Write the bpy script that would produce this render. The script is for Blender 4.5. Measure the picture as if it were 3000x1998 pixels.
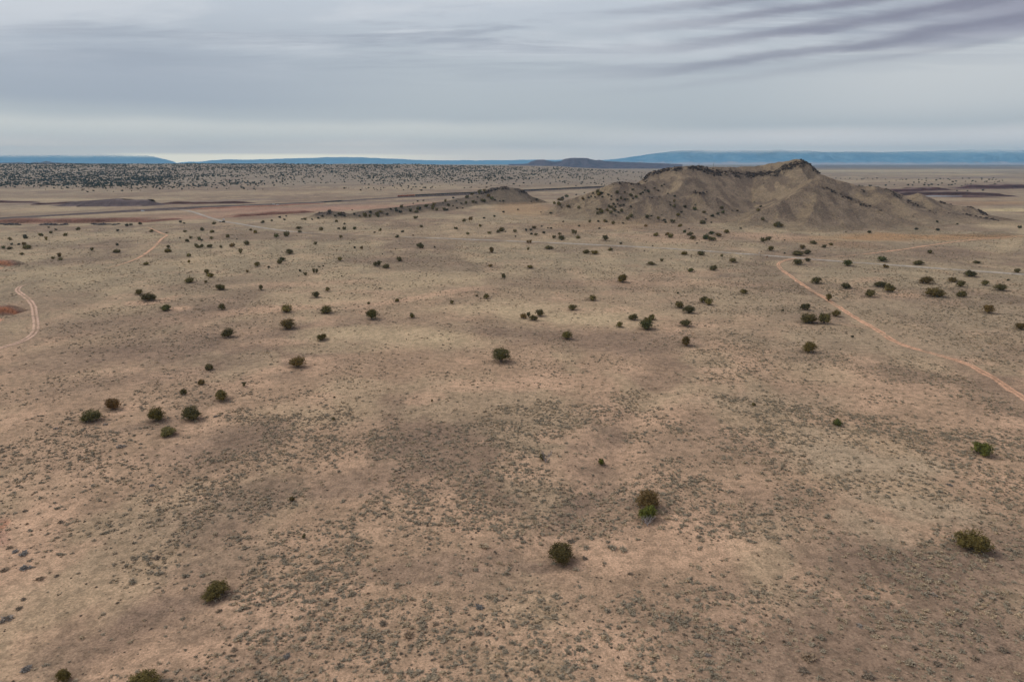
import bpy, bmesh, math, random
import numpy as np
from mathutils import Vector, Matrix

for o in list(bpy.data.objects):
    bpy.data.objects.remove(o)
SC = bpy.context.scene
COL = SC.collection
R = math.radians
random.seed(7)
RNG = np.random.default_rng(11)

# ------------------------------------------------------------------ camera
H = 100.0                    # flying height of the drone, metres
S = H / 45.0
F, CX, CY = 2000.0, 1500.0, 999.0     # 24 mm lens, in pixels of the photograph
PITCH = math.atan((CY - 474) / F)
cam = bpy.data.cameras.new('camera')
cam.lens, cam.sensor_width = 24.0, 36.0
cam.clip_start, cam.clip_end = 1.0, 300000.0
cam_ob = bpy.data.objects.new('camera', cam)
COL.objects.link(cam_ob)
cam_ob.location = (0, 0, H)
cam_ob.rotation_euler = (R(90) - PITCH, 0, 0)
SC.camera = cam_ob

# ------------------------------------------------------------------ light
SUN_EL, SUN_AZ = R(42), R(-62)        # azimuth from +Y (view direction), negative = left
world = bpy.data.worlds.new('World')
SC.world = world
world.use_nodes = True
wt = world.node_tree
wt.nodes.clear()


def N(t, typ, loc=None, **kw):
    n = t.nodes.new(typ)
    for k, v in kw.items():
        setattr(n, k, v)
    return n


def mth(t, op, a, b=None, c=None, clamp=False):
    n = t.nodes.new('ShaderNodeMath')
    n.operation = op
    n.use_clamp = clamp
    for i, v in enumerate((a, b, c)):
        if v is None:
            continue
        if isinstance(v, (int, float)):
            n.inputs[i].default_value = v
        else:
            t.links.new(v, n.inputs[i])
    return n.outputs[0]


def mixc(t, fac, a, b, blend='MIX'):
    n = t.nodes.new('ShaderNodeMix')
    n.data_type = 'RGBA'
    n.blend_type = blend
    n.clamp_factor = True
    for i, v in ((0, fac), (6, a), (7, b)):
        if isinstance(v, (int, float)):
            n.inputs[i].default_value = v
        elif isinstance(v, (tuple, list)):
            n.inputs[i].default_value = (v[0], v[1], v[2], 1)
        else:
            t.links.new(v, n.inputs[i])
    return n.outputs[2]


def noise(t, vec, scale, detail=4, rough=0.55, dist=0.0):
    n = t.nodes.new('ShaderNodeTexNoise')
    n.inputs['Scale'].default_value = scale
    n.inputs['Detail'].default_value = detail
    n.inputs['Roughness'].default_value = rough
    n.inputs['Distortion'].default_value = dist
    t.links.new(vec, n.inputs['Vector'])
    return n.outputs[0]


def ramp(t, fac, stops, interp='LINEAR'):
    n = t.nodes.new('ShaderNodeValToRGB')
    cr = n.color_ramp
    cr.interpolation = interp
    while len(cr.elements) < len(stops):
        cr.elements.new(0.5)
    for e, (p, c) in zip(cr.elements, stops):
        e.position = p
        e.color = (c[0], c[1], c[2], 1) if isinstance(c, (tuple, list)) else (c, c, c, 1)
    t.links.new(fac, n.inputs[0])
    return n.outputs[0]


def smooth(t, x, a, b):
    n = t.nodes.new('ShaderNodeMapRange')
    n.interpolation_type = 'SMOOTHSTEP'
    n.inputs[1].default_value, n.inputs[2].default_value = a, b
    t.links.new(x, n.inputs[0])
    return n.outputs[0]


def lin(c):
    """sRGB 0-255 -> linear"""
    out = []
    for v in c:
        v = v / 255.0
        out.append(v / 12.92 if v <= 0.04045 else ((v + 0.055) / 1.055) ** 2.4)
    return tuple(out)


# overcast sky: a thin Nishita share under a layered cloud deck that follows the view direction
sky = N(wt, 'ShaderNodeTexSky', sky_type='NISHITA', sun_disc=False)
sky.sun_elevation = SUN_EL
sky.sun_rotation = SUN_AZ % (2 * math.pi)
tc = N(wt, 'ShaderNodeTexCoord')
sep = N(wt, 'ShaderNodeSeparateXYZ')
wt.links.new(tc.outputs['Generated'], sep.inputs[0])
dx, dy, dz = sep.outputs
el = mth(wt, 'MAXIMUM', dz, 0.0)
den = mth(wt, 'ADD', el, 0.045)
cu, cv = mth(wt, 'DIVIDE', dx, den), mth(wt, 'DIVIDE', dy, den)
azx = mth(wt, 'ARCTAN2', dx, dy)               # 0 straight ahead, + to the right


def comb(t, x, y, z=0.0):
    n = t.nodes.new('ShaderNodeCombineXYZ')
    for i, v in enumerate((x, y, z)):
        if isinstance(v, (int, float)):
            n.inputs[i].default_value = v
        else:
            t.links.new(v, n.inputs[i])
    return n.outputs[0]


# soft warp so the layers are not ruled lines
w1 = noise(wt, comb(wt, mth(wt, 'MULTIPLY', azx, 2.2), mth(wt, 'MULTIPLY', el, 9.0), 3.0), 1.0, 4, 0.5)
elw = mth(wt, 'ADD', el, mth(wt, 'MULTIPLY', mth(wt, 'SUBTRACT', w1, 0.5), 0.035))
cool = ramp(wt, elw, [(0.0, (1.34, 1.17, 0.98)), (0.013, (1.27, 1.12, 0.96)), (0.026, (0.93, 0.87, 0.82)), (0.045, lin((197, 202, 205))),
                      (0.08, lin((193, 199, 203))), (0.13, lin((190, 197, 203))), (0.20, lin((200, 207, 215))), (0.32, lin((208, 214, 221)))])
ld = mth(wt, 'MULTIPLY', mth(wt, 'MULTIPLY', smooth(wt, elw, 0.055, 0.08), mth(wt, 'SUBTRACT', 1.0, smooth(wt, elw, 0.11, 0.2))),
         mth(wt, 'SUBTRACT', 1.0, smooth(wt, azx, -0.5, -0.05)))
cool = mixc(wt, mth(wt, 'MULTIPLY', ld, 0.75), cool, lin((166, 174, 188)))
rm = mth(wt, 'MULTIPLY', smooth(wt, azx, 0.0, 0.2), mth(wt, 'SUBTRACT', 1.0, smooth(wt, el, 0.022, 0.05)))
cool = mixc(wt, mth(wt, 'MULTIPLY', rm, 0.6), cool, (0.98, 0.96, 0.96))
# brighter bank low in the left half, and along the right half above the mountains
bl = mth(wt, 'MULTIPLY', smooth(wt, elw, 0.016, 0.032), mth(wt, 'SUBTRACT', 1.0, smooth(wt, elw, 0.042, 0.060)))
bl = mth(wt, 'MULTIPLY', bl, mth(wt, 'SUBTRACT', 1.0, smooth(wt, azx, -0.1, 0.35)))
c1 = mixc(wt, mth(wt, 'MULTIPLY', bl, 0.9), cool, lin((232, 232, 226)))
br = mth(wt, 'MULTIPLY', smooth(wt, elw, 0.03, 0.075), mth(wt, 'SUBTRACT', 1.0, smooth(wt, elw, 0.10, 0.17)))
br = mth(wt, 'MULTIPLY', br, smooth(wt, azx, 0.22, 0.55))
c2 = mixc(wt, mth(wt, 'MULTIPLY', br, 0.8), c1, lin((216, 218, 218)))
# broad mottling and long streaks of the higher layer
hi = smooth(wt, el, 0.085, 0.17)
m1 = noise(wt, comb(wt, mth(wt, 'MULTIPLY', cu, 0.42), mth(wt, 'MULTIPLY', cv, 0.95), 7.0), 1.0, 7, 0.58, 0.5)
c3 = mixc(wt, mth(wt, 'MULTIPLY', mth(wt, 'MULTIPLY', smooth(wt, m1, 0.42, 0.62), hi), 0.85), c2, lin((214, 218, 223)))
m2 = noise(wt, comb(wt, mth(wt, 'MULTIPLY', cu, 0.5), mth(wt, 'MULTIPLY', cv, 1.5), 1.5), 1.0, 7, 0.6, 0.5)
c4 = mixc(wt, mth(wt, 'MULTIPLY', mth(wt, 'MULTIPLY', smooth(wt, m2, 0.47, 0.64), hi), 0.8), c3, lin((162, 168, 180)))
# dark wave bands, upper right
tilt = mth(wt, 'SUBTRACT', el, mth(wt, 'MULTIPLY', mth(wt, 'POWER', mth(wt, 'MAXIMUM', mth(wt, 'SUBTRACT', azx, 0.05), 0.0), 1.5), 0.11))
wn = noise(wt, comb(wt, mth(wt, 'MULTIPLY', azx, 3.5), mth(wt, 'MULTIPLY', el, 16.0), 5.0), 1.0, 6, 0.6)
wv = mth(wt, 'ADD', mth(wt, 'MULTIPLY', tilt, 255.0), mth(wt, 'MULTIPLY', wn, 9.0))
band = mth(wt, 'ADD', mth(wt, 'MULTIPLY', mth(wt, 'SINE', wv), 0.5), 0.5)
wn2 = noise(wt, comb(wt, mth(wt, 'MULTIPLY', azx, 6.0), mth(wt, 'MULTIPLY', tilt, 60.0), 9.0), 1.0, 5, 0.6)
band = mth(wt, 'ADD', band, mth(wt, 'MULTIPLY', mth(wt, 'SUBTRACT', wn2, 0.5), 0.9))
bmask = mth(wt, 'MULTIPLY', smooth(wt, azx, 0.02, 0.44), smooth(wt, mth(wt, 'ADD', tilt, mth(wt, 'MULTIPLY', mth(wt, 'SUBTRACT', wn, 0.5), 0.03)), 0.082, 0.105))
c5 = mixc(wt, mth(wt, 'MULTIPLY', bmask, smooth(wt, azx, 0.40, 0.64)), c4, lin((158, 157, 172)))
c5 = mixc(wt, mth(wt, 'MULTIPLY', mth(wt, 'MULTIPLY', smooth(wt, band, -0.05, 1.2), bmask), 0.85), c5, lin((134, 132, 149)))
# pale gap right on the horizon
gap = mth(wt, 'MULTIPLY', mth(wt, 'SUBTRACT', 1.0, smooth(wt, el, 0.007, 0.012)),
          mth(wt, 'MULTIPLY', smooth(wt, azx, -0.54, -0.48), mth(wt, 'SUBTRACT', 1.0, smooth(wt, azx, -0.3, 0.0))))
c6 = mixc(wt, mth(wt, 'MULTIPLY', gap, 0.9), c5, (2.1, 1.85, 1.35))
sc_ = N(wt, 'ShaderNodeVectorMath', operation='MULTIPLY')
wt.links.new(c6, sc_.inputs[0])
sc_.inputs[1].default_value = (10.0, 9.93, 10.0)
mx = mixc(wt, 0.94, sky.outputs[0], sc_.outputs[0])
bg = N(wt, 'ShaderNodeBackground')
bg.inputs['Strength'].default_value = 0.1
wt.links.new(mx, bg.inputs['Color'])
wo = N(wt, 'ShaderNodeOutputWorld')
wt.links.new(bg.outputs[0], wo.inputs['Surface'])

sun = bpy.data.lights.new('sun', 'SUN')
sun.energy, sun.angle, sun.color = 1.2, R(16), (1.0, 0.95, 0.88)
sun_ob = bpy.data.objects.new('sun', sun)
COL.objects.link(sun_ob)
sd = Vector((math.sin(SUN_AZ) * math.cos(SUN_EL), math.cos(SUN_AZ) * math.cos(SUN_EL), math.sin(SUN_EL)))
sun_ob.rotation_euler = sd.to_track_quat('Z', 'Y').to_euler()
sun_ob.location = (0, 0, 400)

vs = SC.view_settings
vs.view_transform, vs.look, vs.gamma, vs.exposure, vs.use_curve_mapping = 'Standard', 'None', 1.0, 0.0, False
SC.display_settings.display_device = 'sRGB'
SC.cycles.max_bounces = 4
SC.cycles.diffuse_bounces = 2
SC.cycles.volume_bounces = 0
SC.cycles.transparent_max_bounces = 6

# ------------------------------------------------------------------ pixel <-> place
SP, CP = math.sin(PITCH), math.cos(PITCH)


def ray(px, py):
    u, v = (np.asarray(px, float) - CX) / F, (CY - np.asarray(py, float)) / F
    return np.stack([u, v * SP + CP, v * CP - SP], -1)


def ground_at(px, py, z=0.0):
    d = ray(px, py)
    t = (z - H) / d[..., 2]
    return d[..., 0] * t, d[..., 1] * t


def at_dist(px, py, Y):
    """world point seen at pixel (px,py) at forward distance Y"""
    d = ray(px, py)
    t = Y / d[..., 1]
    return d[..., 0] * t, Y, H + d[..., 2] * t


def project(x, y, z):
    zz = z - H
    dep = y * CP - zz * SP
    dep = np.where(dep > 1, dep, 1)
    return CX + F * x / dep, CY - F * (y * SP + zz * CP) / dep, dep


# ------------------------------------------------------------------ numpy noise
def _hash(ix, iy, seed):
    h = (ix * 374761393 + iy * 668265263 + seed * 974634777) & 0xFFFFFFFF
    h = ((h ^ (h >> 13)) * 1274126177) & 0xFFFFFFFF
    h = ((h ^ (h >> 16)) * 2246822519) & 0xFFFFFFFF
    return ((h ^ (h >> 15)) & 0xFFFFFF) / float(0xFFFFFF)


def vnoise(x, y, seed=0):
    ix, iy = np.floor(x).astype(np.int64), np.floor(y).astype(np.int64)
    fx, fy = x - ix, y - iy
    fx, fy = fx * fx * fx * (fx * (fx * 6 - 15) + 10), fy * fy * fy * (fy * (fy * 6 - 15) + 10)
    a, b = _hash(ix, iy, seed), _hash(ix + 1, iy, seed)
    c, d = _hash(ix, iy + 1, seed), _hash(ix + 1, iy + 1, seed)
    return (a + (b - a) * fx) * (1 - fy) + (c + (d - c) * fx) * fy


def fbm(x, y, scale, octv=4, seed=0, gain=0.5):
    """0..1, mean 0.5; scale = size of the largest feature in metres"""
    x, y = np.asarray(x, float) / scale, np.asarray(y, float) / scale
    s, a, tot = 0.0, 1.0, 0.0
    for k in range(octv):
        s = s + a * vnoise(x + 17.3 * k, y - 9.1 * k, seed + k)
        tot += a
        a *= gain
        x, y = x * 2.03 * 0.8 - y * 2.03 * 0.6, x * 2.03 * 0.6 + y * 2.03 * 0.8
    return s / tot


def sstep(x, a, b):
    t = np.clip((x - a) / (b - a), 0, 1)
    return t * t * (3 - 2 * t)


# ------------------------------------------------------------------ object helpers
def tag(o, label=None, cat=None, group=None, kind=None):
    for k, v in (('label', label), ('category', cat), ('group', group), ('kind', kind)):
        if v:
            o[k] = v
    return o


def link(name, me, mat=None, parent=None, loc=None):
    o = bpy.data.objects.new(name, me)
    COL.objects.link(o)
    if mat is not None and len(me.materials) == 0:
        me.materials.append(mat)
    if parent is not None:
        o.parent = parent
    if loc is not None:
        o.location = loc
    return o


def empty(name, loc, rz=0.0):
    o = bpy.data.objects.new(name, None)
    o.empty_display_size = 0.5
    COL.objects.link(o)
    o.location, o.rotation_euler = loc, (0, 0, rz)
    return o


def mesh_np(name, verts, faces, smooth_=True):
    verts, faces = np.asarray(verts, np.float32), np.asarray(faces, np.int32)
    me = bpy.data.meshes.new(name)
    nf, k = faces.shape
    me.vertices.add(len(verts))
    me.vertices.foreach_set('co', verts.ravel())
    me.loops.add(nf * k)
    me.loops.foreach_set('vertex_index', faces.ravel())
    me.polygons.add(nf)
    me.polygons.foreach_set('loop_start', np.arange(0, nf * k, k, dtype=np.int32))
    me.polygons.foreach_set('use_smooth', np.full(nf, smooth_))
    me.update(calc_edges=True)
    me.validate()
    return me


def grid_faces(nr, nc, wrap=False):
    i = np.arange(nr * nc).reshape(nr, nc)
    if wrap:
        i = np.concatenate([i, i[:, :1]], 1)
    return np.stack([i[:-1, :-1], i[:-1, 1:], i[1:, 1:], i[1:, :-1]], -1).reshape(-1, 4)


def set_col(me, name, rgb):
    a = me.attributes.new(name, 'FLOAT_COLOR', 'POINT')
    c = np.ones((len(me.vertices), 4), np.float32)
    c[:, :3] = rgb
    a.data.foreach_set('color', c.ravel())


def set_f(me, name, v):
    a = me.attributes.new(name, 'FLOAT', 'POINT')
    a.data.foreach_set('value', np.asarray(v, np.float32))


def set_v(me, name, v):
    a = me.attributes.new(name, 'FLOAT_VECTOR', 'POINT')
    a.data.foreach_set('vector', np.asarray(v, np.float32).ravel())


def bm_mesh(name, bm, smooth_=False):
    me = bpy.data.meshes.new(name)
    bm.normal_update()
    bm.to_mesh(me)
    bm.free()
    if smooth_:
        me.polygons.foreach_set('use_smooth', np.full(len(me.polygons), True))
    return me


def add_box(bm, c, s, rz=0.0, taper=1.0):
    hx, hy, hz = s[0] / 2, s[1] / 2, s[2] / 2
    m = Matrix.Translation(c) @ Matrix.Rotation(rz, 4, 'Z')
    vv = [bm.verts.new(m @ Vector((x * hx * (taper if z > 0 else 1), y * hy * (taper if z > 0 else 1), z * hz)))
          for z in (-1, 1) for x, y in ((-1, -1), (1, -1), (1, 1), (-1, 1))]
    for f in ((3, 2, 1, 0), (4, 5, 6, 7), (0, 1, 5, 4), (1, 2, 6, 5), (2, 3, 7, 6), (3, 0, 4, 7)):
        bm.faces.new([vv[i] for i in f])


def add_tube(bm, pts, rads, n=6):
    rings = []
    for k, p in enumerate(pts):
        p = Vector(p)
        a, b = Vector(pts[max(k - 1, 0)]), Vector(pts[min(k + 1, len(pts) - 1)])
        d = (b - a).normalized()
        u = d.orthogonal().normalized()
        w = d.cross(u)
        rings.append([bm.verts.new(p + (u * math.cos(t) + w * math.sin(t)) * rads[k])
                      for t in [2 * math.pi * i / n for i in range(n)]])
    for r0, r1 in zip(rings, rings[1:]):
        for i in range(n):
            bm.faces.new((r0[i], r0[(i + 1) % n], r1[(i + 1) % n], r1[i]))
    bm.faces.new(rings[0][::-1])
    bm.faces.new(rings[-1])
# ------------------------------------------------------------------ materials
ILL = 0.66      # rough light level: a surface of albedo a shows about a * ILL here


def alb(c):
    """albedo of a surface that reads as sRGB c in the photograph"""
    return np.array(lin(c)) / ILL * np.array([0.91, 0.885, 0.85])


def principled(name, col, rough=0.9, spec=0.2, metal=0.0):
    m = bpy.data.materials.new(name)
    m.use_nodes = True
    t = m.node_tree
    b = t.nodes['Principled BSDF']
    b.inputs['Roughness'].default_value = rough
    b.inputs['Specular IOR Level'].default_value = spec
    b.inputs['Metallic'].default_value = metal
    pos = t.nodes.new('ShaderNodeNewGeometry').outputs['Position']
    n = noise(t, pos, 3.0, 3)
    c = mixc(t, 1.0, col, ramp(t, n, [(0.3, 0.8), (0.7, 1.15)]), 'MULTIPLY')
    t.links.new(c, b.inputs['Base Color'])
    return m


def soil_material(name, fine=1.0, rocky=False):
    m = bpy.data.materials.new(name)
    m.use_nodes = True
    t = m.node_tree
    b = t.nodes['Principled BSDF']
    b.inputs['Roughness'].default_value = 0.95
    b.inputs['Specular IOR Level'].default_value = 0.1
    at = N(t, 'ShaderNodeAttribute', attribute_name='soil')
    vg = N(t, 'ShaderNodeAttribute', attribute_name='veg')
    pos = t.nodes.new('ShaderNodeNewGeometry').outputs['Position']
    n1 = noise(t, pos, 0.045, 5, 0.6)
    n2 = noise(t, pos, 0.33, 4, 0.6)
    n3 = noise(t, pos, 1.7, 3, 0.6)
    n4 = noise(t, pos, 7.0, 2, 0.6)
    c = mixc(t, 1.0, at.outputs['Color'], ramp(t, n1, [(0.32, 0.87), (0.68, 1.12)]), 'MULTIPLY')
    # dead grass mat and grey litter against bare soil, at the scale of tufts
    gr = mixc(t, 1.0, c, (0.66, 0.68, 0.68), 'MULTIPLY')
    c = mixc(t, mth(t, 'MULTIPLY', smooth(t, n2, 0.42, 0.62), 0.85), c, gr)
    c = mixc(t, 1.0, c, ramp(t, n3, [(0.28, 0.66), (0.5, 1.0), (0.72, 1.34)]), 'MULTIPLY')
    c = mixc(t, 1.0, c, ramp(t, n4, [(0.28, 0.74), (0.72, 1.26)]), 'MULTIPLY')
    # seedlings, pebbles and straw: small specks
    v0 = N(t, 'ShaderNodeTexVoronoi', feature='F1')
    v0.inputs['Scale'].default_value = 1.15
    t.links.new(pos, v0.inputs['Vector'])
    s0 = N(t, 'ShaderNodeSeparateColor')
    t.links.new(v0.outputs['Color'], s0.inputs[0])
    sm = mth(t, 'LESS_THAN', v0.outputs['Distance'], mth(t, 'MULTIPLY', s0.outputs[0], 0.30))
    pt = smooth(t, noise(t, pos, 0.06, 3, 0.6), 0.38, 0.6)
    dsp = mixc(t, mth(t, 'GREATER_THAN', s0.outputs[1], 0.35), (1.22, 1.2, 1.1), (0.40, 0.40, 0.40))
    c = mixc(t, mth(t, 'MULTIPLY', sm, mth(t, 'MULTIPLY_ADD', pt, 0.6, 0.25)), c, mixc(t, 1.0, c, dsp, 'MULTIPLY'))
    # low scrub that grows too densely to be counted
    vo = N(t, 'ShaderNodeTexVoronoi', feature='F1')
    vo.inputs['Scale'].default_value = 0.36 if not rocky else 0.5
    vo.inputs['Randomness'].default_value = 1.0
    t.links.new(pos, vo.inputs['Vector'])
    vs_ = N(t, 'ShaderNodeSeparateColor')
    t.links.new(vo.outputs['Color'], vs_.inputs[0])
    rad = mth(t, 'MULTIPLY', vs_.outputs[0], 0.42)
    spot = mth(t, 'LESS_THAN', mth(t, 'ADD', vo.outputs['Distance'], mth(t, 'MULTIPLY', n3, 0.14)), mth(t, 'ADD', rad, -0.02))
    patch = smooth(t, noise(t, pos, 0.018, 4, 0.6), 0.28, 0.55)
    sp = mth(t, 'MULTIPLY', mth(t, 'MULTIPLY', spot, vg.outputs['Fac']), patch)
    dk = mixc(t, 1.0, c, (0.42, 0.44, 0.44), 'MULTIPLY')
    c = mixc(t, mth(t, 'MULTIPLY', sp, 0.8), c, dk)
    if rocky:
        r1 = noise(t, pos, 0.55, 5, 0.7)
        r2 = noise(t, pos, 0.12, 4, 0.65)
        k = mth(t, 'MULTIPLY', smooth(t, r1, 0.50, 0.60), smooth(t, r2, 0.40, 0.62))
        c = mixc(t, mth(t, 'MULTIPLY', k, 0.75), c, mixc(t, 1.0, c, (0.45, 0.43, 0.42), 'MULTIPLY'))
    t.links.new(c, b.inputs['Base Color'])
    bp = N(t, 'ShaderNodeBump')
    bp.inputs['Strength'].default_value = 0.5 if not rocky else 0.9
    bp.inputs['Distance'].default_value = 0.35 if not rocky else 2.2
    hsum = mth(t, 'ADD', mth(t, 'ADD', mth(t, 'MULTIPLY', n2, 0.7 if not rocky else 1.2), mth(t, 'MULTIPLY', n3, 0.5)), mth(t, 'MULTIPLY', n4, 0.15))
    t.links.new(hsum, bp.inputs['Height'])
    t.links.new(bp.outputs[0], b.inputs['Normal'])
    return m


def leaf_material(name, col, var=0.35, use_obj=True):
    m = bpy.data.materials.new(name)
    m.use_nodes = True
    t = m.node_tree
    b = t.nodes['Principled BSDF']
    b.inputs['Roughness'].default_value = 0.85
    b.inputs['Specular IOR Level'].default_value = 0.12
    oi = N(t, 'ShaderNodeObjectInfo')
    pos = t.nodes.new('ShaderNodeNewGeometry').outputs['Position']
    n = noise(t, pos, 1.1, 3, 0.6)
    c = mixc(t, 1.0, col, ramp(t, n, [(0.3, 1 - var), (0.7, 1 + var)]), 'MULTIPLY')
    c = mixc(t, 1.0, c, ramp(t, oi.outputs['Random'], [(0.0, (0.75, 0.78, 0.8)), (0.5, (1.0, 1.0, 1.0)), (1.0, (1.28, 1.2, 1.1))]), 'MULTIPLY')
    if use_obj:
        c = mixc(t, 1.0, c, oi.outputs['Color'], 'MULTIPLY')
    t.links.new(c, b.inputs['Base Color'])
    return m


def bark_material(name, col):
    m = bpy.data.materials.new(name)
    m.use_nodes = True
    t = m.node_tree
    b = t.nodes['Principled BSDF']
    b.inputs['Roughness'].default_value = 0.9
    pos = t.nodes.new('ShaderNodeTexCoord').outputs['Object']
    mp = N(t, 'ShaderNodeMapping')
    mp.inputs['Scale'].default_value = (6, 6, 1)
    t.links.new(pos, mp.inputs[0])
    n = noise(t, mp.outputs[0], 2.0, 4)
    t.links.new(mixc(t, 1.0, col, ramp(t, n, [(0.3, 0.6), (0.7, 1.2)]), 'MULTIPLY'), b.inputs['Base Color'])
    return m


M_SOIL = soil_material('desert_soil')
M_HILL = soil_material('hill_soil', rocky=True)
M_JUN = leaf_material('juniper_foliage', (0.148, 0.120, 0.046), 0.4)
M_JUN_FAR = leaf_material('juniper_foliage_far', (0.060, 0.060, 0.030), 0.3, False)
M_BARK = bark_material('juniper_bark', (0.16, 0.12, 0.09))
M_DEAD = bark_material('bleached_wood', (0.42, 0.37, 0.35))
M_SAGE = leaf_material('sage_foliage', (0.45, 0.36, 0.25), 0.3, False)
M_DARK = leaf_material('dark_scrub', (0.27, 0.205, 0.145), 0.3, False)
M_STRAW = leaf_material('straw_grass', (0.52, 0.41, 0.27), 0.25, False)
M_ROCK = soil_material('dark_rock', rocky=True)

# ------------------------------------------------------------------ hill ridges (pixel, pixel, distance at 45 m scale, half width)
HILL = [
    [(1868, 548, 650, 60), (1885, 520, 650, 75), (1905, 503, 650, 88), (1950, 491, 648, 100), (2025, 484, 645, 108), (2080, 488, 660, 112),
     (2150, 489, 672, 118), (2220, 485, 672, 122), (2300, 471, 655, 122), (2335, 463, 645, 120), (2352, 466, 640, 115), (2378, 484, 636, 108),
     (2400, 507, 630, 98), (2450, 526, 625, 90), (2520, 543, 615, 85), (2565, 545, 605, 85), (2610, 560, 600, 72), (2650, 576, 595, 62),
     (2690, 572, 585, 62), (2720, 580, 580, 60), (2790, 600, 570, 48), (2850, 606, 560, 42), (2890, 625, 550, 38), (2960, 655, 540, 22)],
    [(1640, 592, 600, 25), (1700, 573, 600, 38), (1760, 548, 595, 52), (1800, 533, 590, 60), (1850, 533, 590, 60), (1880, 540, 600, 55), (1905, 530, 625, 60)],
    [(1790, 615, 545, 22), (1850, 597, 550, 36), (1900, 578, 555, 46), (1940, 580, 555, 42), (1995, 603, 555, 32)],
    [(2005, 577, 575, 35), (2055, 563, 575, 42), (2105, 580, 575, 35)],
    [(1925, 580, 560, 42), (1985, 556, 590, 50), (2010, 528, 620, 60)],
    [(2200, 630, 500, 18), (2265, 600, 510, 38), (2330, 568, 525, 58), (2385, 545, 540, 74), (2405, 545, 540, 74), (2440, 553, 535, 72),
     (2500, 578, 525, 62), (2560, 605, 512, 50), (2620, 634, 500, 36), (2690, 668, 480, 18)],
    [(2385, 545, 540, 70), (2378, 522, 590, 70)],
    [(2400, 548, 538, 65), (2390, 600, 508, 48), (2360, 655, 475, 24)],
    [(2600, 560, 595, 60), (2660, 602, 560, 50), (2740, 642, 520, 36), (2850, 667, 500, 20)],
    [(2690, 574, 583, 50), (2780, 617, 550, 42), (2900, 642, 530, 26)],
    [(2150, 645, 505, 16), (2230, 630, 508, 26), (2290, 632, 505, 26), (2350, 658, 490, 18)],
]
KNOLL = [
    [(1570, 592, 720, 25), (1550, 569, 725, 38), (1520, 550, 728, 48), (1480, 546, 730, 54), (1440, 553, 735, 50), (1400, 570, 738, 42),
     (1330, 583, 690, 36), (1260, 595, 660, 28), (1180, 604, 625, 24), (1100, 611, 592, 20), (1040, 620, 572, 16)],
    [(1440, 557, 735, 46), (1380, 588, 695, 32), (1300, 612, 640, 18)],
    [(900, 634, 575, 10), (930, 622, 572, 16), (970, 617, 570, 20), (1005, 620, 570, 16), (1040, 630, 568, 10)],
]


def ridge_world(chains, s=S):
    out = []
    for ch in chains:
        a = np.array(ch, float)
        x, y, z = at_dist(a[:, 0], a[:, 1], a[:, 2] * s)
        out.append(np.stack([x, np.broadcast_to(y, x.shape), z, a[:, 3] * s], 1))
    return out


HILL_W, KNOLL_W = ridge_world(HILL), ridge_world(KNOLL)


def ridges_height(chains, x, y, pw=4.5, conc=1.5, gully=2.4, seed=50, rough=1.0):
    """height of a group of ridges above the plain; p-norm union"""
    tot = np.zeros_like(x)
    for ci, W in enumerate(chains):
        mw = W[:, 3].max()
        sel = (x > W[:, 0].min() - mw) & (x < W[:, 0].max() + mw) & (y > W[:, 1].min() - mw) & (y < W[:, 1].max() + mw)
        if not sel.any():
            continue
        xs, ys = x[sel], y[sel]
        best = np.full(xs.shape, 1e9)
        bz, bs = np.zeros_like(xs), np.zeros_like(xs)
        bw = np.ones_like(xs)
        s0 = 0.0
        for p, q in zip(W[:-1], W[1:]):
            d = q[:2] - p[:2]
            L = math.hypot(*d) + 1e-6
            t = np.clip(((xs - p[0]) * d[0] + (ys - p[1]) * d[1]) / (L * L), 0, 1)
            ex, ey = xs - (p[0] + t * d[0]), ys - (p[1] + t * d[1])
            w = p[3] + t * (q[3] - p[3])
            rel = np.sqrt(ex * ex + ey * ey) / w
            m = rel < best
            best = np.where(m, rel, best)
            bz = np.where(m, p[2] + t * (q[2] - p[2]), bz)
            bw = np.where(m, w, bw)
            bs = np.where(m, s0 + t * L + 900 * ci, bs)
            s0 += L
        ok = best < 1
        best, bz, bs, bw = best[ok], bz[ok], bs[ok], bw[ok]
        prof = (1 - best) ** conc
        g = fbm(bs, best * bw * 0.18, 22 * S, 4, seed + ci)
        g2 = fbm(bs, best * bw * 0.08, 4.2 * S, 2, seed + 40 + ci)
        g3 = 1 - np.abs(2 * fbm(bs + 6 * np.sin(best * 5), best * bw * 0.1, 13 * S, 2, seed + 70 + ci) - 1)
        h = bz * prof - g3 ** 7 * gully * .7 * np.sin(np.pi * best ** .8) * np.clip(bz / 35, 0, 1) - (np.abs(g - 0.5) * 2 * gully * 1.5 + g2 * gully * 0.5) * np.sin(np.pi * best) ** 0.8 * np.clip(bz / 40, 0, 1)
        idx = np.flatnonzero(sel.ravel())[ok] if sel.ndim > 1 else np.flatnonzero(sel)[ok]
        tot.ravel()[idx] += np.clip(h, 0, None) ** pw
    h = tot ** (1 / pw)
    if not (h > 0).any():
        return h
    amp = np.clip(h / 25, 0, 1)
    h = h + ((fbm(x, y, 34, 5, seed + 90, .6) - 0.5) * 3.0 + (fbm(x, y, 9, 2, seed + 91) - 0.5) * 1.6) * amp * rough
    return h


def hill_h(x, y):
    h = ridges_height(HILL_W, x, y) * 1.0
    return h


def knoll_h(x, y):
    return ridges_height(KNOLL_W, x, y, gully=1.6, seed=170, conc=1.3)


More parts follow.
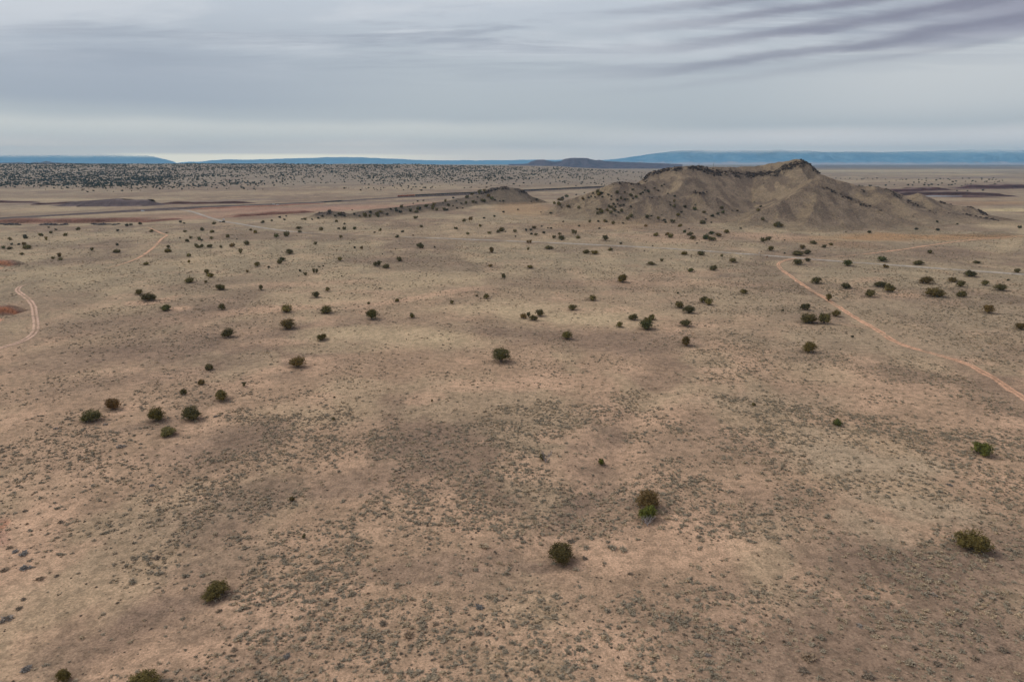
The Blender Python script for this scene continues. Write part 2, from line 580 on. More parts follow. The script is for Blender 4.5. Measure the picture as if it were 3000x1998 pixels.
# ------------------------------------------------------------------ the plain
PITS = [(-28, 793, 24, 8, 1.5), (-44, 938, 42, 12, 1.5), (-30, 1550, 24, 40, 1.3)]
PIT_W = []
for px, py, rx, ry, dp in PITS:
    x, y = ground_at(px, py)
    _, _, dep = project(x, y, 0.0)
    y0, y1 = ground_at(px, py + ry)[1], ground_at(px, py - ry)[1]
    PIT_W.append((float(x), float(y), float(rx / F * dep) * 1.0, float(y1 - y0) / 2, dp))


def pits(x, y):
    h = np.zeros_like(x)
    for (cx, cy, rx, ry, dp) in PIT_W:
        wx = (fbm(x, y, 14, 3, 71) - 0.5) * 0.5
        rr = np.sqrt(((x - cx) / rx) ** 2 + ((y - cy) / ry) ** 2) + wx
        h -= dp * (1 - sstep(rr, 0.80, 1.0))
    return h


SW = [(1950, 1090), (1880, 1200), (1830, 1290), (1770, 1400), (1720, 1480), (1650, 1570), (1500, 1700)]
SWW = np.array([ground_at(a, b) for a, b in SW], float)


def poly_dist(x, y, P):
    best = np.full(x.shape, 1e9)
    for p, q in zip(P[:-1], P[1:]):
        d = q - p
        t = np.clip(((x - p[0]) * d[0] + (y - p[1]) * d[1]) / (d @ d), 0, 1)
        best = np.minimum(best, np.hypot(x - p[0] - t * d[0], y - p[1] - t * d[1]))
    return best


PX_CREST = np.array([-6000, 0, 740, 1230, 1300, 1480, 1640, 1700, 1880, 2000, 2150, 2300, 2500, 9000], float)
PY_CREST = np.array([481, 481, 480.5, 482, 486, 487, 489.5, 494, 502, 506, 511, 516, 516, 516], float)


def plateau(x, y):
    yy = np.maximum(y, 1.0)
    px = CX + F * x / (yy * CP + 20)
    zc = H - 2100 * S * (np.interp(px, PX_CREST, PY_CREST) - 474) / F * 1.03
    zc = zc * (1 - sstep(px, 1880, 2300)) * 1.0
    wob = (fbm(x, y, 900, 3, 33) - 0.5) * 700
    t = np.clip((y + wob * 0.5 - 1180 * S) / ((2100 - 1180) * S), 0, 1.0)
    prof = t ** 1.25
    back = 1 - sstep(y, 2300 * S, 4200 * S)
    rel = (fbm(x, y, 260, 4, 34) - 0.5) * 10 * np.clip(t * 3, 0, 1) * back
    return (zc * prof + rel) * np.where(y > 0, back, 0)


SWELL = [float(v) for v in ground_at(1500, 605)]


def plain_h(x, y):
    d = np.hypot(x, y)
    h = (fbm(x, y, 170, 2, 5) - 0.5) * 3.0 + (fbm(x, y, 60, 2, 6) - 0.5) * 1.0
    h += (fbm(x, y, 12, 2, 8) - 0.5) * 0.25
    h *= (1 - sstep(d, 900 * S, 1600 * S) * 0.8)
    h += 7.0 * np.exp(-(((x - SWELL[0]) / 300) ** 2 + ((y - SWELL[1]) / 260) ** 2))
    h -= 1.3 * np.exp(-(poly_dist(x, y, SWW) / 7.0) ** 2)
    return h + plateau(x, y)


def ground_h(x, y):
    x, y = np.asarray(x, float), np.asarray(y, float)
    return plain_h(x, y) + pits(x, y)


BX_H = (60 * S, 480 * S, 440 * S, 770 * S)


def surf_h(x, y):
    x, y = np.asarray(x, float), np.asarray(y, float)
    return np.maximum(ground_h(x, y), np.maximum(hill_h(x, y) - 0.9, knoll_h(x, y) - 0.9))


def cast(px, py):
    """points where the rays through pixels meet the ground or the hills"""
    px, py = np.atleast_1d(np.asarray(px, float)), np.atleast_1d(np.asarray(py, float))
    d = ray(px, py)
    ts = np.geomspace(90, 2600 * S, 420)
    x, y, z = d[:, 0:1] * ts, d[:, 1:2] * ts, H + d[:, 2:3] * ts
    g = z - surf_h(x, y)
    hit = np.argmax(g < 0, 1)
    hit = np.where((g < 0).any(1), np.maximum(hit, 1), len(ts) - 1)
    i = np.arange(len(px))
    t0, t1 = ts[hit - 1].copy(), ts[hit].copy()
    for _ in range(9):
        tm = (t0 + t1) / 2
        gm = H + d[:, 2] * tm - surf_h(d[:, 0] * tm, d[:, 1] * tm)
        t1 = np.where(gm < 0, tm, t1)
        t0 = np.where(gm < 0, t0, tm)
    tm = (t0 + t1) / 2
    return d[:, 0] * tm, d[:, 1] * tm, H + d[:, 2] * tm


# ------------------------------------------------------------------ soil colours: patches that lie on the ground
#  (px, py, rx, ry, angle deg in the picture, kind, weight)
PATCH = [
    (1180, 985, 280, 42, 4, 'pale', .8), (1000, 880, 120, 22, -6, 'pale', .5), (1700, 935, 230, 26, 3, 'pale', .9), (1480, 905, 260, 22, -2, 'pale', .7),
    (1330, 830, 240, 20, -2, 'pale', .6), (900, 830, 200, 12, -3, 'sand', .5), (1160, 805, 180, 12, 0, 'pale', .45),
    (1770, 1000, 360, 46, 5, 'dark', .65), (1450, 970, 200, 22, 3, 'dark', .6), (1250, 775, 200, 22, 2, 'dark', .5), (1650, 830, 300, 26, 2, 'dark', .35),
    (800, 905, 320, 13, -6, 'sand', .8), (1230, 873, 240, 9, -8, 'sand', .8), (1900, 830, 300, 12, 0, 'sand', .45), (2000, 800, 200, 10, -3, 'sand', .4),
    (560, 760, 200, 14, -6, 'pale', .4), (640, 905, 200, 30, -6, 'dark', .5), (520, 1000, 240, 55, -8, 'dark', .75), (350, 940, 220, 36, -5, 'dark', .5),
    (250, 1040, 220, 40, -5, 'dark', .45), (640, 830, 170, 18, -6, 'dark', .5),
    (420, 883, 60, 10, -5, 'sand', .8), (480, 876, 70, 7, -12, 'sand', .8), (525, 902, 40, 9, -6, 'sand', 1.), (690, 1060, 120, 30, -10, 'dark', .4),
    (860, 1080, 120, 14, -6, 'sand', .8), (940, 1050, 120, 14, -3, 'sand', .5), (1020, 1020, 160, 22, 0, 'pale', .5), (380, 1190, 60, 20, -20, 'sand', .8),
    (350, 1205, 110, 14, -20, 'sand', .5), (600, 1215, 90, 16, -18, 'sand', .7), (440, 1240, 120, 16, -10, 'dark', .5),
    (740, 1290, 260, 60, -10, 'dark', .7), (420, 1100, 260, 30, -6, 'dark', .35), (900, 1200, 200, 30, -8, 'pale', .25),
    (1560, 1122, 140, 26, -4, 'sand', .9), (1350, 1130, 160, 20, -10, 'sand', .4), (1230, 1050, 200, 20, -8, 'dark', .3),
    (1080, 1420, 280, 70, -8, 'dark', .55), (760, 1470, 260, 80, -14, 'dark', .65), (700, 1640, 200, 60, -10, 'dark', .5), (480, 1780, 180, 70, -18, 'dark', .7),
    (250, 1880, 200, 80, -20, 'dark', .45), (1260, 1290, 260, 40, -10, 'dark', .45), (1780, 1310, 60, 120, 10, 'dark', .3), (1720, 1470, 110, 40, -25, 'dark', .6),
    (1240, 1680, 260, 60, -5, 'dark', .55), (1480, 1720, 220, 50, -8, 'dark', .35), (1480, 1630, 90, 45, 0, 'dark', .5), (1860, 1480, 70, 22, 0, 'dark', .5), (1590, 1660, 80, 26, 0, 'dark', .8),
    (1770, 1630, 150, 60, -6, 'sand', 1.0), (1930, 1560, 130, 50, 0, 'sand', .9), (1740, 1340, 160, 30, 0, 'sand', .6), (1580, 1380, 130, 50, 0, 'sand', .7),
    (1900, 1410, 80, 40, 0, 'sand', .6), (2080, 1560, 130, 120, 0, 'sand', .7), (2200, 1440, 120, 60, 0, 'sand', .4),
    (2280, 1470, 180, 60, 0, 'dark', .35), (2500, 1350, 260, 60, 8, 'mat', .95), (2700, 1500, 240, 60, 10, 'mat', .8), (2560, 1560, 120, 60, 20, 'mat', .7), (2400, 1270, 120, 26, 0, 'mat', .6),
    (2600, 1660, 240, 80, 12, 'dark', .45), (2860, 1650, 160, 60, 10, 'dark', .4), (2750, 1580, 180, 50, 6, 'sand', .4), (2850, 1890, 220, 100, 10, 'dark', .4),
    (2500, 1000, 420, 60, 5, 'grey', .7), (2200, 880, 400, 50, 3, 'grey', .5), (2800, 930, 400, 70, 6, 'grey', .7), (2600, 1130, 200, 30, 10, 'sand', .6),
    (2480, 1080, 120, 16, 8, 'sand', .6), (2400, 1090, 180, 40, 8, 'pale', .4), (2850, 1240, 160, 40, 10, 'sand', .4), (2300, 1180, 260, 50, 4, 'grey', .5),
    (2660, 865, 60, 8, 0, 'sand', .9), (2560, 820, 80, 8, -3, 'sand', .5), (2110, 1020, 80, 16, 5, 'sand', .5), (1960, 960, 60, 16, 0, 'sand', .5),
    (100, 1500, 160, 110, -35, 'sand', .55), (60, 1640, 140, 120, -35, 'sand', .6), (4, 1545, 34, 60, -15, 'pink', .8), (620, 1900, 140, 50, -8, 'sand', .8), (1020, 1560, 160, 30, -8, 'sand', .35), (1120, 1960, 240, 60, 0, 'sand', .45),
    (780, 1850, 160, 60, -8, 'sand', .5), (1600, 1880, 260, 60, 0, 'sand', .4), (2150, 1800, 200, 80, 0, 'sand', .45), (180, 1360, 200, 70, -15, 'sand', .35),
    (900, 1590, 120, 40, -6, 'sand', .35), (1250, 1420, 140, 24, -8, 'sand', .5), (100, 1180, 160, 40, -10, 'sand', .3), (60, 900, 60, 14, 0, 'sand', .6), (120, 870, 160, 60, 0, 'dark', .35),
    (1950, 700, 220, 14, 3, 'sand', .45), (1750, 660, 200, 20, 0, 'orange', .3), (1550, 620, 100, 22, 0, 'orange', .55), (1350, 680, 240, 24, 0, 'pale', .35), (2250, 690, 160, 10, 4, 'sand', .6),
    (2700, 695, 330, 14, 0, 'orange', 1.), (2450, 715, 200, 10, 4, 'orange', .5), (2480, 720, 160, 12, 0, 'dark', .4), (2780, 745, 300, 22, 2, 'dark', .35), (2930, 660, 90, 12, 0, 'pale', .8), (2940, 617, 110, 8, 0, 'straw', 1.0),
    (2880, 597, 160, 9, 0, 'orange', .6), (2900, 640, 110, 8, 0, 'dark', .4), (2990, 700, 60, 30, -30, 'pale', .6),
    (860, 615, 330, 15, -2, 'pink', 1.0), (1260, 606, 160, 9, -3, 'pink', .7), (560, 640, 140, 6, -2, 'pink', .6), (160, 640, 260, 4, -2, 'dark', .4), (200, 652, 300, 3, -1, 'pink', .7),
    (1030, 600, 500, 4, -3, 'dark', .35), (300, 628, 400, 9, -2, 'pale', .45), (180, 612, 300, 6, -1, 'pale', .35), (800, 565, 330, 8, -1, 'pale', .3), (1160, 553, 280, 7, -2, 'pale', .4), (300, 585, 300, 3, 0, 'pale', .7),
    (1560, 585, 160, 10, -2, 'dark', .25), (1250, 625, 120, 10, -4, 'dark', .35), (760, 640, 160, 5, -2, 'dark', .4),
    (1700, 490, 160, 4, 0, 'straw', .8), (2100, 480, 400, 2, 0, 'straw', .5),
    (420, 574, 520, 4, 0, 'dark', .45), (1180, 572, 320, 5, -3, 'dark', .5), (260, 619, 330, 4, -3, 'dark', .45), (520, 628, 160, 5, -2, 'dark', .4), (1200, 590, 260, 4, -4, 'purple', .4), (90, 648, 120, 4, 0, 'purple', .6),
    (700, 588, 300, 3, -2, 'purple', .5), (1650, 545, 200, 5, -2, 'dark', .4), (300, 597, 300, 4, 0, 'purple', .5),
    (2600, 540, 420, 4, 0, 'dark', .4), (2800, 598, 300, 5, 2, 'dark', .4), (2700, 495, 500, 2.5, 0, 'dark', .5),
    (2700, 500, 520, 5, 0, 'straw', .6), (2700, 487, 700, 5, 0, 'purple', .95), (2900, 512, 300, 3, 0, 'straw', .7), (2750, 530, 400, 6, 0, 'pale', .35), (2850, 522, 300, 3, 0, 'purple', .5),
    (2900, 551, 130, 4, 0, 'maroon', 1.), (2680, 560, 90, 3.5, -4, 'maroon', .9), (2800, 557, 90, 2, -3, 'maroon', .7), (2750, 574, 200, 4.5, 3, 'maroon', 1.), (2640, 570, 60, 4, 0, 'maroon', .9),
    (2980, 511, 50, 2, 0, 'maroon', .7), (2800, 584, 250, 5, 0, 'pale', .4),
]
KIND_COL = {'mat': alb((170, 149, 124)), 'pale': alb((184, 162, 131)), 'dark': alb((128, 108, 93)), 'sand': alb((190, 157, 130)), 'grey': alb((156, 137, 114)), 'orange': alb((166, 133, 100)),
            'pink': alb((168, 132, 112)), 'straw': alb((194, 174, 136)), 'purple': alb((116, 101, 101)), 'maroon': alb((86, 60, 58))}
PW = []
for (px, py, rx, ry, ang, kind, wgt) in PATCH:
    c, s = math.cos(R(ang)), math.sin(R(ang))
    x0, y0 = ground_at(px, py)
    ax = np.array(ground_at(px + rx * c, py + rx * s)) - np.array([x0, y0])
    # axis along depth: mean of the two sides
    b1 = np.array(ground_at(px - ry * s * .3, max(py + ry, 476.5)))
    b2 = np.array(ground_at(px + ry * s * .3, max(py - ry, 476.5)))
    ay = (b2 - b1) / 2
    Mx = np.stack([ax, ay], 1)
    PW.append((np.array([x0, y0]), np.linalg.inv(Mx), kind, wgt))


def soil_at(x, y, want_pale=False):
    """albedo of the ground, and how much uncounted scrub it carries"""
    x, y = np.asarray(x, float), np.asarray(y, float)
    d = np.hypot(x, y)
    n0 = fbm(x, y, 120, 4, 1)
    n1 = fbm(x, y * 0.6, 34, 4, 2)
    near, mid = alb((170, 142, 117)), alb((154, 137, 113))
    far = alb((150, 133, 112))
    t1, t2 = sstep(d, 130 * S, 330 * S)[..., None], sstep(d, 480 * S, 900 * S)[..., None]
    c = near * (1 - t1) + mid * t1
    c = c * (1 - t2) + far * t2
    # general mottling between litter-grey and straw
    k = sstep(n0, 0.40, 0.64)[..., None] * 0.65
    c = c * (1 - k) + KIND_COL['dark'] * k
    k = sstep(n1, 0.50, 0.68)[..., None] * 0.4
    c = c * (1 - k) + KIND_COL['pale'] * k
    n3 = fbm(x, y, 20, 4, 12)
    k = (sstep(n3, 0.54, 0.70) * (1 - t1[..., 0] * .6))[..., None] * 0.6
    c = c * (1 - k) + KIND_COL['sand'] * k
    pale_w = np.zeros(x.shape)
    for (o, Mi, kind, wgt) in PW:
        dist = math.hypot(*o)
        sc = max(8.0, dist * 0.05)
        qx, qy = x - o[0], y - o[1]
        u, v = Mi[0, 0] * qx + Mi[0, 1] * qy, Mi[1, 0] * qx + Mi[1, 1] * qy
        sel = (np.abs(u) < 2.0) & (np.abs(v) < 2.6)
        if not sel.any():
            continue
        xs, ys = x[sel], y[sel]
        wx = (fbm(xs, ys, sc * 2, 6, 21, .62) - 0.5) * 3.6
        wy = (fbm(xs, ys, sc * 2, 6, 22, .62) - 0.5) * 3.6
        us, vs2 = u[sel] + wx * .5, v[sel] + wy * .5
        k = (wgt * (1 - sstep(np.sqrt(us * us + vs2 * vs2), 0.35, 1.25)))[..., None]
        c[sel] = c[sel] * (1 - k) + KIND_COL[kind] * k
        if kind in ('pale', 'mat'):
            pale_w[sel] = np.maximum(pale_w[sel], k[..., 0])
        elif kind == 'dark':
            pale_w[sel] *= 1 - k[..., 0] * .7
    far_n = fbm(x * 0.25, y, 160, 4, 28)
    kk = (sstep(d, 900 * S, 1300 * S) * sstep(far_n, 0.5, 0.7) * 0.4)[..., None]
    c = c * (1 - kk) + KIND_COL['dark'] * kk
    if want_pale:
        return c, pale_w
    veg = 0.3 + 0.7 * sstep(d, 110 * S, 330 * S)
    veg = veg * (1 - sstep(d, 1700 * S, 3000 * S))
    pk = (np.clip(plateau(x, y) / 12, 0, 1) * .6)[..., None]
    c = c * (1 - pk) + alb((142, 129, 115)) * pk
    return c, veg
# ------------------------------------------------------------------ ground sheet
ang = np.concatenate([np.linspace(-180, -52, 40, endpoint=False), np.linspace(-52, 52, 560), np.linspace(52, 180, 41)[1:-1]])
rad = [4.0]
while rad[-1] < 29500:
    r_ = rad[-1]
    rad.append(r_ + max(1.2, r_ * (0.0062 if 100 < r_ < 3000 else 0.013)) * (1.0 if r_ > 90 else 5))
rad = np.array(rad)
A, RR = np.meshgrid(np.radians(ang), rad)
gx, gy = RR * np.sin(A), RR * np.cos(A)
gz = ground_h(gx, gy)
me = mesh_np('ground', np.stack([gx, gy, gz], -1).reshape(-1, 3), grid_faces(len(rad), len(ang), wrap=True)[:, ::-1])
sc0, vg0 = soil_at(gx.ravel(), gy.ravel())
pit_k = np.clip(-pits(gx.ravel(), gy.ravel()) / 1.2, 0, 1)[:, None]
sc0 = sc0 * (1 - pit_k) + alb((190, 148, 122)) * pit_k
set_col(me, 'soil', sc0)
set_f(me, 'veg', vg0)
tag(link('ground', me, M_SOIL), kind='structure')


# ------------------------------------------------------------------ hills
def hill_mesh(name, fn, box, step, rockfn, sink=0.9):
    x = np.arange(box[0], box[1], step)
    y = np.arange(box[2], box[3], step)
    X, Y = np.meshgrid(x, y)
    Z = fn(X, Y) - sink
    G = ground_h(X, Y)
    keep = (Z > G - 2.5)
    i = grid_faces(len(y), len(x))
    kf = keep.ravel()[i].any(1)
    i = i[kf]
    used = np.unique(i)
    remap = np.full(X.size, -1)
    remap[used] = np.arange(len(used))
    V = np.stack([X, Y, Z], -1).reshape(-1, 3)[used]
    me = mesh_np(name, V, remap[i])
    gyy, gxx = np.gradient(Z, step)
    slope = np.hypot(gxx, gyy).ravel()[used]
    facing = (-gxx).ravel()[used]             # + where the slope looks left... (down towards -x gives gxx>0)
    c, v = soil_at(V[:, 0], V[:, 1])
    hgt = V[:, 2] - G.ravel()[used]
    c, v, rock = rockfn(V, c, v, slope, gxx.ravel()[used], gyy.ravel()[used], hgt)
    set_col(me, 'soil', c)
    set_f(me, 'veg', v)
    return me, V, rock


ROCKLINES = [   # strips of dark outcrop on the big hill (pixels, half thickness)
    ([(1890, 525), (1905, 508), (1950, 498), (2000, 492), (2050, 493), (2085, 503)], 10, 1.0),
    ([(2060, 497), (2090, 508), (2130, 503), (2170, 515), (2210, 512), (2250, 508), (2290, 508)], 11, .95),
    ([(2285, 505), (2300, 492), (2335, 482), (2352, 482)], 13, .85),
    ([(2350, 468), (2375, 482), (2396, 506)], 5, 1.0),
    ([(1780, 540), (1830, 533), (1870, 540)], 6, .7), ([(1890, 578), (1930, 580)], 8, .5), ([(2035, 566), (2075, 567)], 8, .6),
    ([(2385, 547), (2430, 556), (2480, 578), (2540, 604), (2580, 617)], 6, .65), ([(2480, 600), (2540, 640), (2620, 665)], 9, .35),
    ([(2530, 560), (2550, 573)], 8, .6), ([(2595, 557), (2640, 578)], 6, .8), ([(2660, 590), (2700, 612), (2740, 625)], 8, .6),
    ([(2755, 592), (2800, 600)], 5, .8), ([(2820, 604), (2855, 606), (2885, 628)], 6, .8), ([(2770, 625), (2850, 632), (2940, 650)], 6, .5), ([(2235, 520), (2240, 545)], 4, .5),
]


def px_strip(px, py, P, th):
    P = np.array(P, float)
    return np.exp(-(poly_dist(px, py, P) / th) ** 2)


def hill_rock(V, c, v, slope, gxx, gyy, hgt):
    px, py, _ = project(V[:, 0], V[:, 1], V[:, 2])
    k = np.clip(hgt / 8, 0, 1)[:, None]
    n = fbm(V[:, 0], V[:, 1], 30, 4, 61)[:, None]
    base = alb((142, 124, 105)) * (0.84 + 0.4 * n)
    c = c * (1 - k) + base * k
    # paler tan on slopes that look left, greyer scree on the others
    lf = sstep(gxx, 0.05, 0.35)[:, None] * k * 0.35
    c = c * (1 - lf) + alb((160, 140, 110)) * lf
    n2 = fbm(V[:, 0], V[:, 1] * .4, 14, 4, 62)
    sc_ = (sstep(n2, 0.5, 0.66) * np.clip(hgt / 20, 0, 1) * 0.6)[:, None]
    c = c * (1 - sc_) + alb((104, 89, 79)) * sc_
    rock = np.zeros(len(V))
    nn = fbm(V[:, 0], V[:, 2] * 1.5 + V[:, 1] * .5, 9, 4, 63)
    for P, th, w in ROCKLINES:
        rock = np.maximum(rock, w * px_strip(px, py, P, th))
    rock = rock * np.clip(hgt / 5, 0, 1)
    rk = np.clip(rock * 1.0 * sstep(nn, 0.36, 0.5), 0, 1)[:, None] * 0.8
    c = c * (1 - rk) + alb((84, 73, 67)) * rk
    return c, np.clip(v + 0.35, 0, 1), rock


me, HV, HROCK = hill_mesh('rocky_hill', hill_h, (25 * S, 500 * S, 425 * S, 800 * S), 2.9, hill_rock)
tag(link('rocky_hill', me, M_HILL), kind='structure')


def knoll_rock(V, c, v, slope, gxx, gyy, hgt):
    px, py, _ = project(V[:, 0], V[:, 1], V[:, 2])
    k = np.clip(hgt / 6, 0, 1)[:, None]
    c = c * (1 - k) + alb((126, 111, 95)) * k
    rock = np.maximum(px_strip(px, py, [(1415, 563), (1450, 553), (1480, 549), (1515, 552), (1540, 564)], 9),
                      0.9 * px_strip(px, py, [(930, 626), (970, 621), (1005, 626)], 9))
    rock = np.maximum(rock, 0.5 * px_strip(px, py, [(1160, 610), (1230, 603), (1300, 597)], 6))
    nn = fbm(V[:, 0], V[:, 1], 14, 4, 66)
    rk = np.clip(rock * sstep(nn, 0.3, 0.5), 0, 1)[:, None] * 0.85
    c = c * (1 - rk) + alb((84, 72, 66)) * rk
    return c, v, rock


me, KV, KROCK = hill_mesh('low_knoll', knoll_h, (-230 * S, 70 * S, 540 * S, 810 * S), 3.2, knoll_rock)
tag(link('low_knoll', me, M_HILL), kind='structure')


# ------------------------------------------------------------------ far land: mesa, small cones, mountain ranges
def far_material(name, col, col2, scale, top=None, snow_fade=None, summit_fade=None):
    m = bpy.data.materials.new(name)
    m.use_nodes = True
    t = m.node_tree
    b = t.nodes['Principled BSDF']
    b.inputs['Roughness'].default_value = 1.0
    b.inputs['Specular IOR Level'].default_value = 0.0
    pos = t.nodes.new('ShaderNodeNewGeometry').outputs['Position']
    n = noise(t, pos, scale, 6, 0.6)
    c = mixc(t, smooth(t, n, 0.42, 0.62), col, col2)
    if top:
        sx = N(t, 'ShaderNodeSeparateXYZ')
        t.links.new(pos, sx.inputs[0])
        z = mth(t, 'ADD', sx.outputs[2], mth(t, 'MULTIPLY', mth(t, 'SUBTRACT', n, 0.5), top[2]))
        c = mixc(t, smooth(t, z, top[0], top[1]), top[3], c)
    if snow_fade:  # snow dusting plus a pale fade towards the sky tone, painted by height
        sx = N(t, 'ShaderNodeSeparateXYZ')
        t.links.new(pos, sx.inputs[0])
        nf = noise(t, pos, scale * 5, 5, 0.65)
        k = mth(t, 'MULTIPLY', smooth(t, sx.outputs[2], snow_fade[0], snow_fade[1]), smooth(t, nf, 0.35, 0.62))
        c = mixc(t, mth(t, 'MULTIPLY', k, 0.8), c, snow_fade[2])
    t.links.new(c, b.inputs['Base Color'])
    if summit_fade:        # summits turn transparent with height, standing in for low cloud
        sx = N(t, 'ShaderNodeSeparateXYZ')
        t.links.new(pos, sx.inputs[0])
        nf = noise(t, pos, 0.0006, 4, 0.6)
        z = mth(t, 'ADD', sx.outputs[2], mth(t, 'MULTIPLY', mth(t, 'SUBTRACT', nf, 0.5), summit_fade[2]))
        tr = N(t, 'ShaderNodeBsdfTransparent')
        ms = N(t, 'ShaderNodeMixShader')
        t.links.new(smooth(t, z, summit_fade[0], summit_fade[1]), ms.inputs[0])
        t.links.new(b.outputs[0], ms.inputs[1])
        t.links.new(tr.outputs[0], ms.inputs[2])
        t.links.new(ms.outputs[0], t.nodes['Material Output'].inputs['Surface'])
    return m


def far_range(name, crest, Y, depth, mat, rough, seed, nx=500, ny=26, base=-40.0, apron=0.0):
    """a range whose crest line runs through the given pixels at distance Y"""
    P = np.array(crest, float)
    px = np.linspace(P[0, 0], P[-1, 0], nx)
    py = np.interp(px, P[:, 0], P[:, 1])
    py = py + (fbm(px, px * 0, 40, 4, seed) - 0.5) * rough
    rows = []
    for t in np.linspace(-1, 1, ny):
        d = Y + t * depth
        x, y, z = at_dist(px, py, Y)
        x = x * d / Y
        prof = (1 - abs(t)) ** 1.25
        rr = (fbm(x, np.full_like(x, d * 0.5), depth * 0.16, 5, seed + 3) - 0.5) * 1.1 * prof * (1 - prof) * 2
        if apron and t < 0:
            prof = np.maximum(prof, 0)
        zz = base + (z - base) * np.clip(prof + rr, 0, 1.2)
        rows.append(np.stack([x, np.full_like(x, d), zz], -1))
    V = np.array(rows)
    me = mesh_np(name, V.reshape(-1, 3), grid_faces(ny, nx))
    return tag(link(name, me, mat), kind='structure')


M_MESA = far_material('mesa_rock', tuple(alb((92, 82, 92))), tuple(alb((72, 64, 76))), 0.008)
M_MTN = far_material('haze_blue_mountain', (0.13, 0.33, 0.52), (0.24, 0.44, 0.60), 0.0022, (20, 120, 240, tuple(alb((178, 172, 178)))), (200, 640, (0.50, 0.60, 0.70)), (300, 560, 220))  # blue of the distant air painted into the surface colour
M_MTN2 = far_material('distant_mountain', (0.16, 0.38, 0.58), (0.19, 0.41, 0.60), 0.001, None, (160, 430, (0.46, 0.58, 0.68)), (190, 370, 120))  # same aerial blue put into the albedo
far_range('mesa', [(1490, 481), (1545, 479.5), (1556, 473), (1575, 467), (1592, 466), (1604, 470), (1625, 472.5), (1642, 471), (1656, 463.5), (1672, 461), (1722, 461.6), (1728, 465), (1746, 469),
                   (1756, 468), (1772, 471), (1792, 471.5), (1815, 473), (1850, 474), (1900, 477), (2000, 481)], 11000, 850, M_MESA, 1.2, 300, 300, 22, base=-10)
far_range('small_cones', [(-200, 477), (0, 477), (30, 476), (60, 473.6), (85, 477), (104, 474), (116, 476), (135, 471), (160, 475.5), (200, 477), (260, 480)], 13000, 800, M_MESA, 0.6, 310, 220, 16, base=-10)
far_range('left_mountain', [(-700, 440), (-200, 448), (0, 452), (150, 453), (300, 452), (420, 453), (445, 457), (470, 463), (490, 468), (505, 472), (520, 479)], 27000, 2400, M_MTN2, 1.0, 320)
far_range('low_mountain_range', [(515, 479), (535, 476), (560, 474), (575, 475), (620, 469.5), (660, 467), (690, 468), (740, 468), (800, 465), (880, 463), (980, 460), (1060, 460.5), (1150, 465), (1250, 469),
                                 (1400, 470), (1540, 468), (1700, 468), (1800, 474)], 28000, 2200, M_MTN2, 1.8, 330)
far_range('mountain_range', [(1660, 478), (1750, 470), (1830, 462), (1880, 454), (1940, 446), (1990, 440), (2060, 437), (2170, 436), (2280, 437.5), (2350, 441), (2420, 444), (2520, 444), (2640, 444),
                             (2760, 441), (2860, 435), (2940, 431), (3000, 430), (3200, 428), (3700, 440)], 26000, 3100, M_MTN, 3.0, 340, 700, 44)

# ------------------------------------------------------------------ haze
bm = bmesh.new()
add_box(bm, (0, 1000, 360), (64000, 64000, 760))
hz = link('haze', bm_mesh('haze', bm))
hm = bpy.data.materials.new('haze')
hm.use_nodes = True
ht = hm.node_tree
ht.nodes.clear()
pv = N(ht, 'ShaderNodeVolumePrincipled')
pv.inputs['Color'].default_value = (0.42, 0.76, 1.0, 1)
pv.inputs['Density'].default_value = 3.6e-5
ho = N(ht, 'ShaderNodeOutputMaterial')
ht.links.new(pv.outputs[0], ho.inputs['Volume'])
hz.data.materials.append(hm)
tag(hz, kind='stuff')


